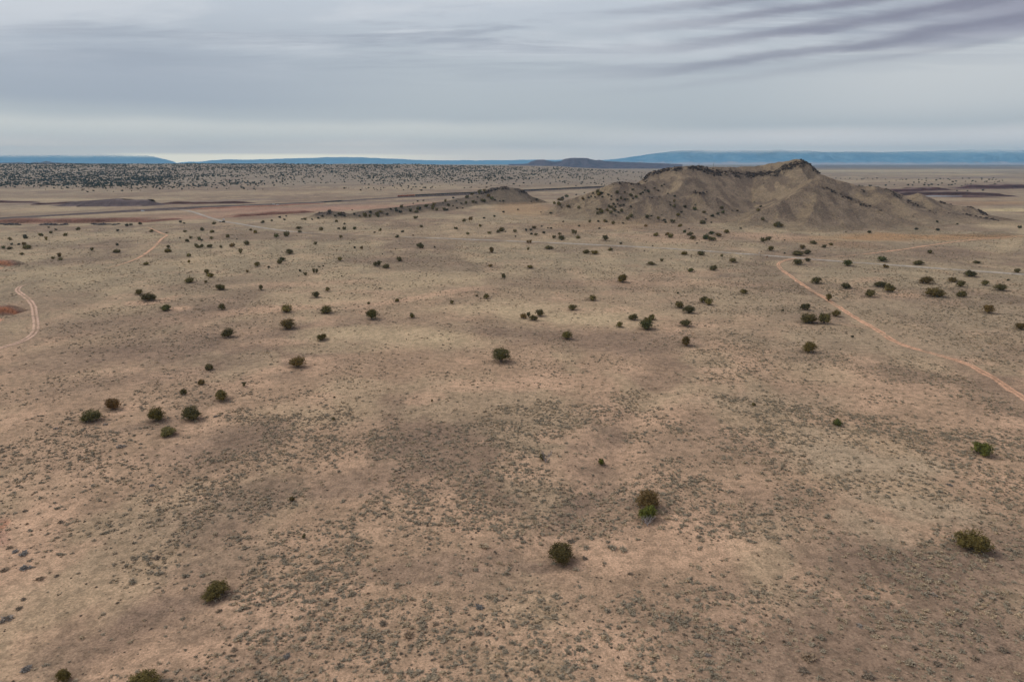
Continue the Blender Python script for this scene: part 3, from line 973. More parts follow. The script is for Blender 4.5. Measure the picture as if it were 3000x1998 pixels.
# ------------------------------------------------------------------ labels: what a thing stands beside, and which of its like it is there
LANDMARKS = [
    (1645, 1618, 'the big rounded juniper by the bare sand'), (1898, 1470, 'the juniper pair with bleached branches'),
    (2848, 1582, 'the lone broad juniper in pale grass'), (632, 1730, 'the split yellow-green juniper'), (425, 1984, 'the juniper cut by the lower edge'),
    (1467, 1042, 'the upright juniper in mid plain'), (562, 1210, 'the spiky juniper of the four'), (269, 1218, 'the two-humped juniper'),
    (2875, 1315, 'the bright green juniper at the edge'), (2453, 1237, 'the sprig-like little juniper'), (2369, 1018, 'the round juniper in dense sage'),
    (1893, 950, 'the merged double juniper'), (1660, 983, 'the dome-shaped juniper on dark ground'), (1823, 817, 'the stout juniper in pink sage'),
    (1090, 922, 'the ball-shaped juniper on pale grass'), (872, 1062, 'the conical juniper by bare soil'), (436, 870, 'the long low juniper by bare spots'),
    (2738, 857, 'the widest juniper below the road'), (2368, 934, 'the twin junipers beside the pink track'), (1600, 1340, 'the bleached dead tree'),
    (1550, 925, 'the four little junipers in a row'), (648, 1156, 'the humped juniper beside grey scrub'), (843, 950, 'the juniper with a bare stem'),
    (2340, 800, 'the hooked start of the pink track'), (2540, 955, 'the middle of the pink track'), (2900, 1105, 'the near end of the pink track'),
    (95, 900, 'the winding pale track'), (482, 692, 'the sharp bend of the pale track'), (330, 778, 'the long faint stretch of pale track'),
    (2885, 797, 'the far right end of the gravel road'), (2600, 776, 'the straight right stretch of gravel road'), (2310, 752, 'the road fork'),
    (2050, 735, 'the gravel road facing the amphitheatre'), (1740, 717, 'the gravel road below the left spur'), (1430, 704, 'the gravel road below the knoll'),
    (1080, 691, 'the faint middle of the gravel road'), (790, 671, 'the bright bit of gravel road'), (650, 648, 'the white truck'),
    (1480, 549, 'the rocky top of the low knoll'), (1270, 600, 'the long tail of the low knoll'), (970, 620, 'the dark bare mound'),
    (1790, 538, 'the left shoulder of the hill'), (1650, 592, 'the left toe of the hill'), (1910, 580, 'the small rocky spur'), (2055, 566, 'the rocky cone under the cliff'),
    (2110, 640, 'the low front mound of the hill'), (2270, 655, 'the hollow before the front crest'), (2700, 692, 'the orange grass below the hill'), (2740, 722, 'the far pink track'),
    (150, 656, 'the red cut bank'), (12, 780, 'the red hollow by the frame edge'), (1560, 588, 'the gap between knoll and hill'), (1640, 640, 'the open grass before the left spur'),
    (1000, 1150, 'the dark scrub in the middle'), (1230, 875, 'the sandy streak across the plain'), (130, 700, 'the grass below the red bank'),
    (1250, 1750, 'the dark patch of scrub in front'), (2150, 1700, 'the sandy scrub between big junipers'), (820, 1880, 'the bare sand near the lower edge'),
    (2600, 1900, 'the dense scrub of the lower right corner'), (1500, 1900, 'the mixed tufts along the lower edge'), (120, 1640, 'the sandy slope at lower left'),
]
ORD = 'closest second third fourth fifth sixth seventh eighth ninth tenth eleventh twelfth thirteenth fourteenth fifteenth sixteenth seventeenth eighteenth nineteenth twentieth'.split()
ORD += ['twenty-' + q for q in 'first second third fourth fifth sixth seventh eighth ninth'.split()] + ['thirtieth'] + ['thirty-' + q for q in 'first second third fourth fifth sixth seventh eighth ninth'.split()] + ['fortieth']
DIRS = {'b': 'beyond', 'f': 'in front of', 'l': 'left of', 'r': 'right of'}


def make_labels(items, noun):
    """items: (px, py, adjectives); returns one label for each that singles it out"""
    buckets = {}
    for i, (px, py, adj) in enumerate(items):
        best = None
        for j, (lx, ly, desc) in enumerate(LANDMARKS):
            dx_, dy_ = px - lx, (py - ly) * 1.6
            d_ = math.hypot(dx_, dy_)
            if d_ < 9 and noun == 'juniper':
                continue
            if best is None or d_ < best[0]:
                best = (d_, j, dx_, dy_)
        d_, j, dx_, dy_ = best
        s_ = ('r' if dx_ > 0 else 'l') if abs(dx_) > abs(dy_) else ('f' if dy_ > 0 else 'b')
        buckets.setdefault((j, s_), []).append((d_, i))
    out = [None] * len(items)
    for (j, s_), v in buckets.items():
        for k, (d_, i) in enumerate(sorted(v)):
            o_ = 'only one' if len(v) == 1 else ORD[min(k, len(ORD) - 1)]
            out[i] = '%s %s, %s %s %s' % (items[i][2], noun, o_, DIRS[s_], LANDMARKS[j][2])
    return out


# ------------------------------------------------------------------ roads and tracks
def chaikin(P, n=2):
    P = np.array(P, float)
    for _ in range(n):
        q = np.concatenate([P[:1], np.stack([P[:-1] * .75 + P[1:] * .25, P[:-1] * .25 + P[1:] * .75], 1).reshape(-1, P.shape[1]), P[-1:]])
        P = q
    return P


def world_line(pxs, step, z=None):
    P = chaikin(np.array(pxs, float), 2)
    if z is None:
        x, y, _ = cast(P[:, 0], P[:, 1])
    else:
        x, y = ground_at(P[:, 0], P[:, 1], z)
    L = np.concatenate([[0], np.cumsum(np.hypot(np.diff(x), np.diff(y)))])
    s = np.arange(0, L[-1], step)
    return np.stack([np.interp(s, L, x), np.interp(s, L, y)], 1)


def normals2(P):
    d = np.gradient(P, axis=0)
    d /= np.linalg.norm(d, axis=1, keepdims=True) + 1e-9
    return d, np.stack([-d[:, 1], d[:, 0]], 1)


def ribbon(name, pxs, width, cols, step=2.5, lift=0.12, jit=0.5, fade=None):
    """cols: colour per cross position -1..1"""
    P = world_line(pxs, step)
    d, n = normals2(P)
    us = np.array([c[0] for c in cols])
    cc = np.array([c[1] for c in cols])
    V, C = [], []
    jl = (fbm(P[:, 0], P[:, 1], 6, 3, 401) - .5) * 2 * jit
    jr = (fbm(P[:, 0], P[:, 1], 6, 3, 402) - .5) * 2 * jit
    for k, u in enumerate(us):
        off = u * width / 2 + (jl if u < 0 else jr) * abs(u)
        q = P + n * off[:, None]
        dist = np.hypot(q[:, 0], q[:, 1])
        z = surf_h(q[:, 0], q[:, 1]) + lift * np.clip(dist / 300, 1, 6) * (0.35 if abs(u) == 1 else 1)
        V.append(np.stack([q[:, 0], q[:, 1], z], 1))
        nn = 0.88 + 0.26 * fbm(q[:, 0], q[:, 1], 9, 3, 404 + k)
        col = cc[k] * nn[:, None]
        g, _v = soil_at(q[:, 0], q[:, 1])
        e = (0.45 + .5 * sstep(fbm(q[:, 0], q[:, 1], 5, 3, 409), .4, .6)) if abs(u) == 1 else .55 * sstep(fbm(q[:, 0], q[:, 1], 11, 3, 414), .52, .7)
        e = e * np.ones(len(P))
        if fade is not None:
            tt = np.linspace(0, 1, len(P))
            e = np.clip(e + (fade(tt) if not name.startswith('gravel') else fade(project(q[:, 0], q[:, 1], z)[0])), 0, 0.97)
        e = e[:, None]
        col = col * (1 - e) + g * e
        C.append(col)
    V, C = np.stack(V, 1), np.stack(C, 1)
    me = mesh_np(name, V.reshape(-1, 3), grid_faces(len(P), len(us))[:, ::-1])
    set_col(me, 'soil', C.reshape(-1, 3))
    set_f(me, 'veg', np.zeros(len(me.vertices)))
    return tag(link(name, me, M_SOIL), kind='structure')


PINK, PINK2, GRAV, GRAV2 = alb((206, 162, 132)), alb((190, 148, 120)), alb((170, 160, 149)), alb((154, 143, 130))
MIDP = alb((178, 140, 114))
RUT, MIDR = alb((200, 168, 146)), alb((158, 130, 110))
ribbon('dirt_track', [(2330, 757), (2300, 763), (2282, 770), (2280, 778), (2287, 790), (2310, 805), (2340, 827), (2375, 850), (2415, 872), (2455, 899), (2500, 928), (2545, 953), (2585, 976), (2610, 996),
                      (2640, 1008), (2680, 1022), (2720, 1032), (2760, 1044), (2800, 1055), (2840, 1069), (2880, 1092), (2920, 1112), (2950, 1135), (3000, 1168), (3080, 1215)], 4.2,
       [(-1, PINK2), (-.7, PINK), (-.35, PINK), (-.1, MIDP), (.15, MIDP), (.4, PINK), (.75, PINK), (1, PINK2)], 1.4, jit=.9)
ribbon('two_rut_track', [(-80, 1045), (0, 1020), (60, 1003), (92, 985), (106, 968), (106, 945), (101, 915), (99, 898), (88, 882), (72, 868), (56, 858), (50, 851), (56, 841), (75, 834), (100, 829)], 4.2,
       [(-1, MIDR), (-.75, RUT), (-.4, RUT), (-.1, MIDR), (.1, MIDR), (.4, RUT), (.75, RUT), (1, MIDR)], 1.4, jit=.35, fade=lambda t: sstep(t, .9, 1.) * .9)
ribbon('dirt_track', [(180, 812), (230, 801), (300, 789), (350, 777), (400, 760), (430, 742), (455, 722), (468, 706), (478, 697), (493, 690), (478, 686), (462, 679), (445, 671), (430, 667)], 4.0,
       [(-1, PINK2), (-.5, PINK), (.5, PINK), (1, PINK2)], 3.0, jit=.8, fade=lambda t: (1 - sstep(t, 0, .35)) * .9 + sstep(t, .94, 1) * .8)
ribbon('dirt_track', [(2385, 760), (2450, 752), (2500, 748.5), (2560, 742), (2620, 735), (2680, 726), (2740, 717), (2800, 709), (2860, 702), (2930, 697), (3000, 692), (3100, 686)], 5.0,
       [(-1, PINK2), (-.5, PINK), (.5, PINK), (1, PINK2)], 3.0, jit=1.2, fade=lambda t: (1 - sstep(t, 0.05, .25)) * .8 + sstep(t, .7, 1) * .6)
ROADPX = [(529, 616), (548, 618.5), (565, 622), (581, 627), (597, 633), (613, 638), (629, 643), (645, 648), (662, 651), (690, 655), (715, 659.5), (760, 667), (800, 673), (853, 680), (940, 686), (1030, 690),
          (1159, 694.5), (1243, 697.5), (1372, 702.5), (1480, 706.5), (1641, 713), (1803, 721), (1964, 729), (2125, 740.5), (2240, 749), (2369, 759.5), (2482, 768.5), (2627, 778), (2756, 788), (2885, 797), (3000, 805), (3120, 814)]
ribbon('gravel_road', ROADPX, 9.5, [(-1, GRAV2), (-.7, GRAV), (-.2, GRAV), (.3, GRAV), (.7, GRAV), (1, GRAV2)], 4.0, lift=.16, jit=1.0,
       fade=lambda p: sstep(p, 840, 920) * (1 - sstep(p, 1130, 1260) * .85) * .75)


# ------------------------------------------------------------------ cut banks and shale ridges of the valley
def bank(name, pxs, hgt, front, back, col, col2, seed, top=None, step=4.0):
    P = world_line(pxs, step, 0.0)
    d, n = normals2(P)
    n = n * np.sign(n[:, 1:2] + 1e-9)
    L = len(P)
    t = np.linspace(0, 1, L)
    env = np.clip(np.minimum(t, 1 - t) * 7, 0, 1) ** .7
    hh = hgt * env * (0.55 + 0.9 * fbm(np.arange(L) * step, np.zeros(L), 45, 4, seed))
    prof = [(-.15, -.25, 0), (0.1, .12, 0), (.35, .45, 0), (.55, .72, 0), (.8, .93, 0), (1., 1., 1), (1.0, 1.0, 2), (1., .7, 3), (1., -.15, 4)]
    V, C = [], []
    for k, (a, b, c) in enumerate(prof):
        wob = (fbm(np.arange(L) * step, np.full(L, k * 3.), 14, 3, seed + 5) - .5) * front * .8
        off = a * front + wob * (b > 0) * (c == 0) + (c * .25) * back
        q = P + n * off[:, None]
        z = ground_h(q[:, 0], q[:, 1]) + hh * b
        V.append(np.stack([q[:, 0], q[:, 1], z], 1))
        nn = (0.72 + 0.56 * fbm(np.arange(L) * step, np.full(L, k * 7.), 20, 3, seed + 9))[:, None]
        cc = (col if k in (2, 3, 4) else col2) * nn
        if c >= 2:
            cc = soil_at(q[:, 0], q[:, 1])[0]
        C.append(cc)
    V, C = np.stack(V, 1), np.stack(C, 1)
    me = mesh_np(name, V.reshape(-1, 3), grid_faces(L, len(prof))[:, ::-1])
    set_col(me, 'soil', C.reshape(-1, 3))
    set_f(me, 'veg', np.zeros(len(me.vertices)))
    return tag(link(name, me, M_ROCK), kind='structure')


RED, RED2 = alb((142, 104, 88)), alb((158, 126, 108))
bank('red_cut_bank', [(-60, 660), (20, 657), (110, 655.5), (200, 653), (280, 652.5), (350, 649), (420, 653)], 6.0, 10, 60, RED, RED2, 501)
bank('red_cut_bank', [(430, 652), (470, 650), (510, 646.5), (545, 644)], 3.6, 8, 40, RED, RED2, 511)
bank('red_cut_bank', [(690, 638.5), (750, 634), (820, 629.5), (880, 626.5), (930, 623)], 4.2, 8, 40, RED, RED2, 521)
bank('red_cut_bank', [(560, 613), (640, 610), (720, 608), (800, 606), (900, 601), (960, 599)], 2.0, 8, 30, alb((164, 116, 96)), RED2, 531)
bank('red_cut_bank', [(-120, 784), (-30, 782), (4, 782), (24, 784)], 4.0, 4, 16, alb((182, 130, 102)), RED2, 535, step=1.5)
bank('red_cut_bank', [(-150, 924), (-30, 923), (5, 921), (40, 921)], 4.8, 4, 14, alb((180, 122, 92)), RED2, 536, step=1.2)
SH, SH2 = alb((100, 86, 86)), alb((116, 101, 100))
bank('shale_ridge', [(140, 605), (210, 606), (280, 606.5), (340, 605.5), (400, 604), (450, 603), (500, 601)], 9.5, 60, 160, SH, SH2, 541)
DK, DK2 = alb((92, 66, 60)), alb((126, 104, 98))
bank('shale_ridge', [(-60, 594), (30, 595), (100, 595.5)], 4, 8, 40, DK, DK2, 551)
bank('shale_ridge', [(90, 602), (140, 600.5), (200, 598), (240, 597)], 4, 8, 40, DK, DK2, 556)
bank('shale_ridge', [(460, 599), (540, 599.5), (620, 598.5), (700, 598), (760, 595)], 4.5, 9, 40, DK, DK2, 561)
bank('red_cut_bank', [(2605, 567), (2660, 563.5), (2730, 560.5), (2800, 558)], 9, 20, 100, alb((88, 60, 58)), DK2, 571, step=8)
bank('red_cut_bank', [(2800, 553.5), (2870, 554.5), (2940, 555), (3050, 552)], 13, 24, 120, alb((84, 58, 58)), DK2, 581, step=8)
bank('red_cut_bank', [(2630, 574), (2720, 573.5), (2800, 575), (2880, 577), (2990, 577)], 9, 18, 90, alb((80, 58, 56)), DK2, 591, step=8)
# pale water lying in the wash beyond the hill
xw, yw = ground_at(np.array([2700, 2740, 2790, 2820, 2790, 2740]), np.array([576.2, 577.0, 577.2, 577.0, 576.4, 575.6]))
bm = bmesh.new()
vv = [bm.verts.new((a, b, 2.2)) for a, b in zip(xw, yw)]
r_ = bmesh.ops.extrude_face_region(bm, geom=[bm.faces.new(vv)])
for v_ in [g for g in r_['geom'] if isinstance(g, bmesh.types.BMVert)]:
    v_.co.z = -2
M_WATER = principled('shallow_water', (0.55, 0.55, 0.56), 0.25, 0.5)
tag(link('water', bm_mesh('water', bm), M_WATER), kind='structure')

# ------------------------------------------------------------------ railway, bridge, train
RAIL_H = 3.2
railpx = [(-120, 651.5), (0, 643), (120, 636.5), (250, 628.5), (400, 619), (520, 612.5), (640, 607), (760, 602.5), (860, 598.5), (945, 595), (1000, 591.5), (1080, 586.5), (1165, 581), (1280, 575), (1400, 569), (1480, 565.5),
          (1540, 562.5), (1640, 557.5), (1720, 553.5), (1780, 550.5), (1860, 547), (2000, 541)]
RP = world_line(railpx, 6.0, 0.0)
rd, rn = normals2(RP)
rpx = project(RP[:, 0], RP[:, 1], np.zeros(len(RP)))[0]
M_BALLAST = soil_material('ballast')


def rail_bed(sel):
    P, n = RP[sel], rn[sel]
    V, C = [], []
    for off, z, col in ((-15, -.6, alb((120, 104, 94))), (-9, 1.0, alb((112, 98, 92))), (-4.2, RAIL_H - .2, alb((96, 86, 84))), (-1, RAIL_H, alb((88, 80, 80))), (1, RAIL_H, alb((88, 80, 80))),
                        (4.2, RAIL_H - .2, alb((96, 86, 84))), (9, 1.0, alb((112, 98, 92))), (15, -.6, alb((120, 104, 94)))):
        q = P + n * off
        V.append(np.stack([q[:, 0], q[:, 1], ground_h(q[:, 0], q[:, 1]) * (0 if z > 1 else 1) + z], 1))
        C.append(np.tile(col, (len(P), 1)) * (0.85 + .3 * fbm(q[:, 0], q[:, 1], 30, 3, 600))[:, None])
    V, C = np.stack(V, 1), np.stack(C, 1)
    me = mesh_np('railway_embankment', V.reshape(-1, 3), grid_faces(len(P), 8)[:, ::-1])
    set_col(me, 'soil', C.reshape(-1, 3))
    set_f(me, 'veg', np.zeros(len(me.vertices)))
    tag(link('railway_embankment', me, M_BALLAST), kind='structure')


i0, i1 = np.searchsorted(rpx, 944), np.searchsorted(rpx, 999)
rail_bed(slice(0, i0 + 1))
rail_bed(slice(i1 - 1, len(RP)))

M_STEEL = principled('dark_steel', (0.035, 0.035, 0.042), 0.6, 0.3)
M_CONC = principled('weathered_concrete', (0.10, 0.095, 0.095), 0.9)
pa, pb = RP[i0], RP[i1]
bl_, brz = float(np.hypot(*(pb - pa))), math.atan2(pb[1] - pa[1], pb[0] - pa[0])
br_ = empty('railway_bridge', ((pa[0] + pb[0]) / 2, (pa[1] + pb[1]) / 2, 0), brz)
tag(br_, 'short dark girder railway bridge on three stubby piers', 'bridge')
bm = bmesh.new()
add_box(bm, (0, 0, RAIL_H + .1), (bl_ + 6, 6.0, 0.5))
link('deck', bm_mesh('deck', bm), M_STEEL, br_)
for s_ in (-1, 1):
    bm = bmesh.new()
    add_box(bm, (0, s_ * 2.6, RAIL_H - 1.2), (bl_ + 2, .4, 2.0))
    for k in range(-9, 10):
        add_box(bm, (k * bl_ / 20, s_ * 2.85, RAIL_H - 1.2), (.15, .1, 1.9))
    link('girder', bm_mesh('girder', bm), M_STEEL, br_)
for k in (-.28, 0.02, .33):
    bm = bmesh.new()
    add_box(bm, (k * bl_, 0, -.2), (3.0, 6.4, 2.4), taper=.86)
    add_box(bm, (k * bl_, 0, 1.2), (3.6, 6.8, .4))
    link('pier', bm_mesh('pier', bm), M_CONC, br_)

# train: three orange locomotives, then a long string of freight cars
M_ORANGE = principled('orange_paint', (0.42, 0.11, 0.035), 0.5, 0.4)
M_BLACK = principled('black_paint', (0.03, 0.03, 0.034), 0.6, 0.3)
M_BROWN = principled('oxide_brown_paint', (0.075, 0.045, 0.042), 0.7, 0.2)
M_SLATE = principled('slate_paint', (0.055, 0.055, 0.075), 0.7, 0.2)
M_GLASS = principled('dark_glass', (0.02, 0.025, 0.03), 0.1, 0.5)
rs = np.concatenate([[0], np.cumsum(np.hypot(np.diff(RP[:, 0]), np.diff(RP[:, 1])))])
s_head = float(np.interp(1165, rpx, rs))
s_tail = float(np.interp(1795, rpx, rs))


def rail_at(s):
    i = np.interp(s, rs, np.arange(len(rs)))
    k = int(min(i, len(rs) - 2))
    p = RP[k] + (RP[k + 1] - RP[k]) * (i - k)
    d_ = RP[k + 1] - RP[k]
    return p, math.atan2(d_[1], d_[0])


def bogie(parent, x):
    bm = bmesh.new()
    add_box(bm, (x, 0, .75), (3.4, 2.2, .45))
    for dx_ in (-1.1, 1.1):
        for s_ in (-.8, .8):
            m_ = Matrix.Translation((x + dx_, s_, .48)) @ Matrix.Rotation(math.pi / 2, 4, 'X')
            bmesh.ops.create_cone(bm, cap_ends=True, segments=10, radius1=.48, radius2=.48, depth=.16, matrix=m_)
    return link('bogie', bm_mesh('bogie', bm), M_BLACK, parent)


def prism(bm, prof, y0, y1):
    a = [bm.verts.new((x, y0, z)) for x, z in prof]
    b = [bm.verts.new((x, y1, z)) for x, z in prof]
    n = len(prof)
    bm.faces.new(a)
    bm.faces.new(b[::-1])
    for i in range(n):
        bm.faces.new((a[(i + 1) % n], a[i], b[i], b[(i + 1) % n]))


def make_loco():
    r = empty('locomotive', (0, 0, 0))
    bm = bmesh.new()
    add_box(bm, (0, 0, 1.35), (21.5, 3.0, .5))
    add_box(bm, (0, 0, .75), (5.5, 2.4, .8), taper=.9)
    link('underframe', bm_mesh('underframe', bm), M_BLACK, r)
    bm = bmesh.new()
    prism(bm, [(-6.2, 1.6), (10.3, 1.6), (10.3, 3.9), (9.9, 4.2), (-6.2, 4.2)], -1.0, 1.0)
    add_box(bm, (7.6, 0, 4.35), (3.6, 2.9, .6))
    link('hood', bm_mesh('hood', bm), M_ORANGE, r)
    bm = bmesh.new()
    prism(bm, [(-9.0, 1.6), (-6.2, 1.6), (-6.2, 4.6), (-8.6, 4.6), (-9.0, 3.5)], -1.5, 1.5)
    prism(bm, [(-10.4, 1.6), (-9.0, 1.6), (-9.0, 3.2), (-10.1, 3.0)], -.95, .95)
    link('cab', bm_mesh('cab', bm), M_ORANGE, r)
    bm = bmesh.new()
    for s_ in (-1.51, 1.51):
        add_box(bm, (-7.5, s_, 3.85), (1.6, .04, .7))
    add_box(bm, (-8.86, 0, 4.05), (.06, 2.3, .6))
    link('cab_window', bm_mesh('cab_window', bm), M_GLASS, r)
    bogie(r, -7.2)
    bogie(r, 7.2)
    return r


def make_car(kind, mat):
    r = empty(kind, (0, 0, 0))
    bm = bmesh.new()
    if kind == 'hopper_car':
        prism(bm, [(-7.1, 4.1), (-7.3, 2.6), (-4.6, 1.0), (4.6, 1.0), (7.3, 2.6), (7.1, 4.1)], -1.5, 1.5)
        for k in range(-6, 7):
            for s_ in (-1.55, 1.55):
                add_box(bm, (k * 1.12, s_, 2.9 if abs(k) < 5 else 3.3), (.12, .1, 2.2 if abs(k) < 5 else 1.4))
        add_box(bm, (0, 0, 4.12), (14.0, 2.5, .3), taper=.7)
    else:
        add_box(bm, (0, 0, 2.6), (14.4, 3.0, 3.0))
        for k in range(-7, 8):
            for s_ in (-1.53, 1.53):
                add_box(bm, (k * 1.0, s_, 2.6), (.12, .08, 2.9))
        prism(bm, [(-7.2, 4.1), (7.2, 4.1), (7.1, 4.3), (-7.1, 4.3)], -1.35, 1.35)
    link('body', bm_mesh('body', bm), mat, r)
    bogie(r, -5.2)
    bogie(r, 5.2)
    return r


def kids(o):
    return [c for c in list(bpy.data.objects) if c.parent == o]


def copy_thing(o, ks):
    c = o.copy()
    COL.objects.link(c)
    for k in ks:
        q = k.copy()
        COL.objects.link(q)
        q.parent = c
    return c


loco0 = make_loco()
lk = kids(loco0)
s_ = s_head + 11
TXT = ['leading', 'second', 'third']
for i in range(3):
    o = loco0 if i == 0 else copy_thing(loco0, lk)
    p, a = rail_at(s_)
    o.location, o.rotation_euler = (p[0], p[1], RAIL_H + .1), (0, 0, a)
    tag(o, 'orange freight locomotive on the embankment, %s of the three at the train head' % TXT[i], 'locomotive', 'orange locomotives pulling the train')
    s_ += 22.6
protos = [make_car('hopper_car', M_BLACK), make_car('hopper_car', M_BROWN), make_car('covered_freight_car', M_SLATE)]
pk = [kids(p) for p in protos]
WORDN = 'first second third fourth fifth sixth seventh eighth ninth tenth eleventh twelfth thirteenth fourteenth fifteenth sixteenth seventeenth eighteenth nineteenth'.split()
TENS = {2: 'twent', 3: 'thirt', 4: 'fort', 5: 'fift', 6: 'sixt', 7: 'sevent', 8: 'eight'}


def ordinal(n):
    if n <= 19:
        return WORDN[n - 1]
    t, u = divmod(n, 10)
    return TENS[t] + 'ieth' if u == 0 else TENS[t] + 'y-' + WORDN[u - 1]


used = [False] * 3
n = 0
s_ += -2.2
CARC = ['black', 'oxide brown', 'slate blue']
while s_ < s_tail:
    n += 1
    k = 0 if n < 5 else random.choice([0, 0, 1, 2, 1])
    o = protos[k] if not used[k] else copy_thing(protos[k], pk[k])
    used[k] = True
    p, a = rail_at(s_)
    o.location, o.rotation_euler = (p[0], p[1], RAIL_H + .1), (0, 0, a)
    tag(o, '%s freight car, %s behind the orange locomotives' % (CARC[k], ordinal(n)), 'freight car', 'freight cars of the long train')
    s_ += 15.9


# ------------------------------------------------------------------ vehicles on the valley road
M_WHITE = principled('white_paint', (0.78, 0.79, 0.80), 0.4, 0.5)
M_NAVY = principled('dark_blue_paint', (0.03, 0.035, 0.05), 0.4, 0.5)
M_TYRE = principled('tyre_rubber', (0.02, 0.02, 0.02), 0.9)


def vehicle(name, px, py, rz, mat, label, cat, kind='truck'):
    x, y, z = (float(v[0]) for v in cast(px, py))
    r = empty(name, (x, y, z + .05), rz)
    tag(r, label, cat)
    bm = bmesh.new()
    if kind == 'truck':
        prism(bm, [(-2.8, .5), (2.8, .5), (2.8, 1.05), (1.4, 1.2), (.8, 1.95), (-.9, 2.0), (-1.1, 1.25), (-2.8, 1.25)], -.98, .98)
    elif kind == 'van':
        prism(bm, [(-3.2, .5), (3.2, .5), (3.2, 1.2), (2.4, 1.5), (1.9, 2.6), (-3.1, 2.7), (-3.2, 2.5)], -1.05, 1.05)
    else:
        prism(bm, [(-2.3, .45), (2.3, .45), (2.3, .85), (1.3, 1.0), (.6, 1.5), (-1.2, 1.52), (-2.1, 1.0), (-2.3, .95)], -.9, .9)
    bmesh.ops.bevel(bm, geom=list(bm.edges), offset=.06, segments=1, affect='EDGES')
    link('body', bm_mesh('body', bm), mat, r)
    h = {'truck': 1.6, 'van': 2.1, 'car': 1.25}[kind]
    w = {'truck': .98, 'van': 1.05, 'car': .9}[kind]
    for s_ in (-1, 1):
        bm = bmesh.new()
        add_box(bm, ({'truck': -.05, 'van': 1.2, 'car': -.3}[kind], s_ * (w + .012), h), ({'truck': 1.4, 'van': 1.2, 'car': 1.6}[kind], .03, .42))
        link('window', bm_mesh('window', bm), M_GLASS, r)
    wx = {'truck': 1.8, 'van': 2.1, 'car': 1.45}[kind]
    for a in (-wx, wx):
        for s_ in (-1, 1):
            bm = bmesh.new()
            m_ = Matrix.Translation((a, s_ * (w - .08), .38)) @ Matrix.Rotation(math.pi / 2, 4, 'X')
            bmesh.ops.create_cone(bm, cap_ends=True, segments=14, radius1=.38, radius2=.38, depth=.26, matrix=m_)
            link('wheel', bm_mesh('wheel', bm), M_TYRE, r)
    return r


vehicle('pickup_truck', 655, 645.2, 2.6, M_WHITE, 'white pickup truck parked beside the gravel road crossing', 'truck')
vehicle('parked_car', 645.5, 652.3, 2.5, M_NAVY, 'dark blue car parked at the near edge of the gravel road', 'car', kind='car')
vehicle('box_van', 418.5, 620.5, .2, M_WHITE, 'white box van alone on the dark road beside the railway', 'van', kind='van')
vehicle('box_van', 802, 600.8, .2, M_WHITE, 'pale box van furthest from the bridge of three white vehicles', 'van', kind='van')
vehicle('pickup_truck', 813.5, 601.7, .15, M_WHITE, 'white pickup truck between a box van and a white car', 'truck')
vehicle('parked_car', 836.5, 602.2, .1, M_WHITE, 'white car nearest the railway bridge of three white vehicles', 'car', kind='car')

# post beside the road, with a dark head and a white plate
M_POST = principled('weathered_post', (0.09, 0.075, 0.065), 0.9)
x, y, z = (float(v[0]) for v in cast(2228, 752))
mp_ = empty('marker_post', (x, y, z))
tag(mp_, 'slim post with dark head and white plate beside the gravel road', 'post')
bm = bmesh.new()
add_tube(bm, [(0, 0, -.3), (0, 0, 3), (.05, 0, 5.4)], [.12, .1, .08], 8)
link('post', bm_mesh('post', bm), M_POST, mp_)
bm = bmesh.new()
add_box(bm, (0.3, 0, 5.6), (1.5, .25, .9), taper=.7)
link('head', bm_mesh('head', bm), M_STEEL, mp_)
bm = bmesh.new()
add_box(bm, (-1.6, 0, 4.2), (1.0, .08, .6))
add_box(bm, (-.7, 0, 4.2), (1.4, .06, .08))
link('plate', bm_mesh('plate', bm), M_WHITE, mp_)
# rusty marker on the other side
x, y, z = (float(v[0]) for v in cast(2247, 754.5))
bm = bmesh.new()
add_box(bm, (0, 0, .8), (.9, .5, 1.9), taper=.8)
add_box(bm, (0, 0, 1.8), (1.0, .6, .15))
tag(link('rusty_barrel', bm_mesh('rusty_barrel', bm), principled('rust', (.24, .10, .04), .9), None, (x, y, z - .1)), 'small rust brown upright marker below the gravel road', 'marker')
# utility poles, raised into tall masts, on the far plain behind the saddle of the hill
for i, (px, py) in enumerate([(2048, 479.5), (2091, 477.5)]):
    x, y, z = at_dist(px, py, 4700)
    g = float(ground_h(np.array([float(x)]), np.array([4700.0]))[0])
    u = empty('slender_mast', (float(x), 4700, g), .3)
    tag(u, ('slender mast beyond the hill saddle, shorter one by the round summit', 'slender mast beyond the hill saddle, taller one towards the peak')[i], 'mast', 'masts beyond the hill saddle')
    hm_ = float(z) - g
    bm = bmesh.new()
    add_tube(bm, [(0, 0, -2), (0, 0, hm_ * .6), (0, 0, hm_)], [1.1, .9, .7], 8)
    link('mast', bm_mesh('mast', bm), M_POST, u)
    bm = bmesh.new()
    add_box(bm, (0, 0, hm_ * .93), (6, .6, .8))
    add_box(bm, (0, 0, hm_ * .86), (4.5, .6, .8))
    link('crossarm', bm_mesh('crossarm', bm), M_POST, u)
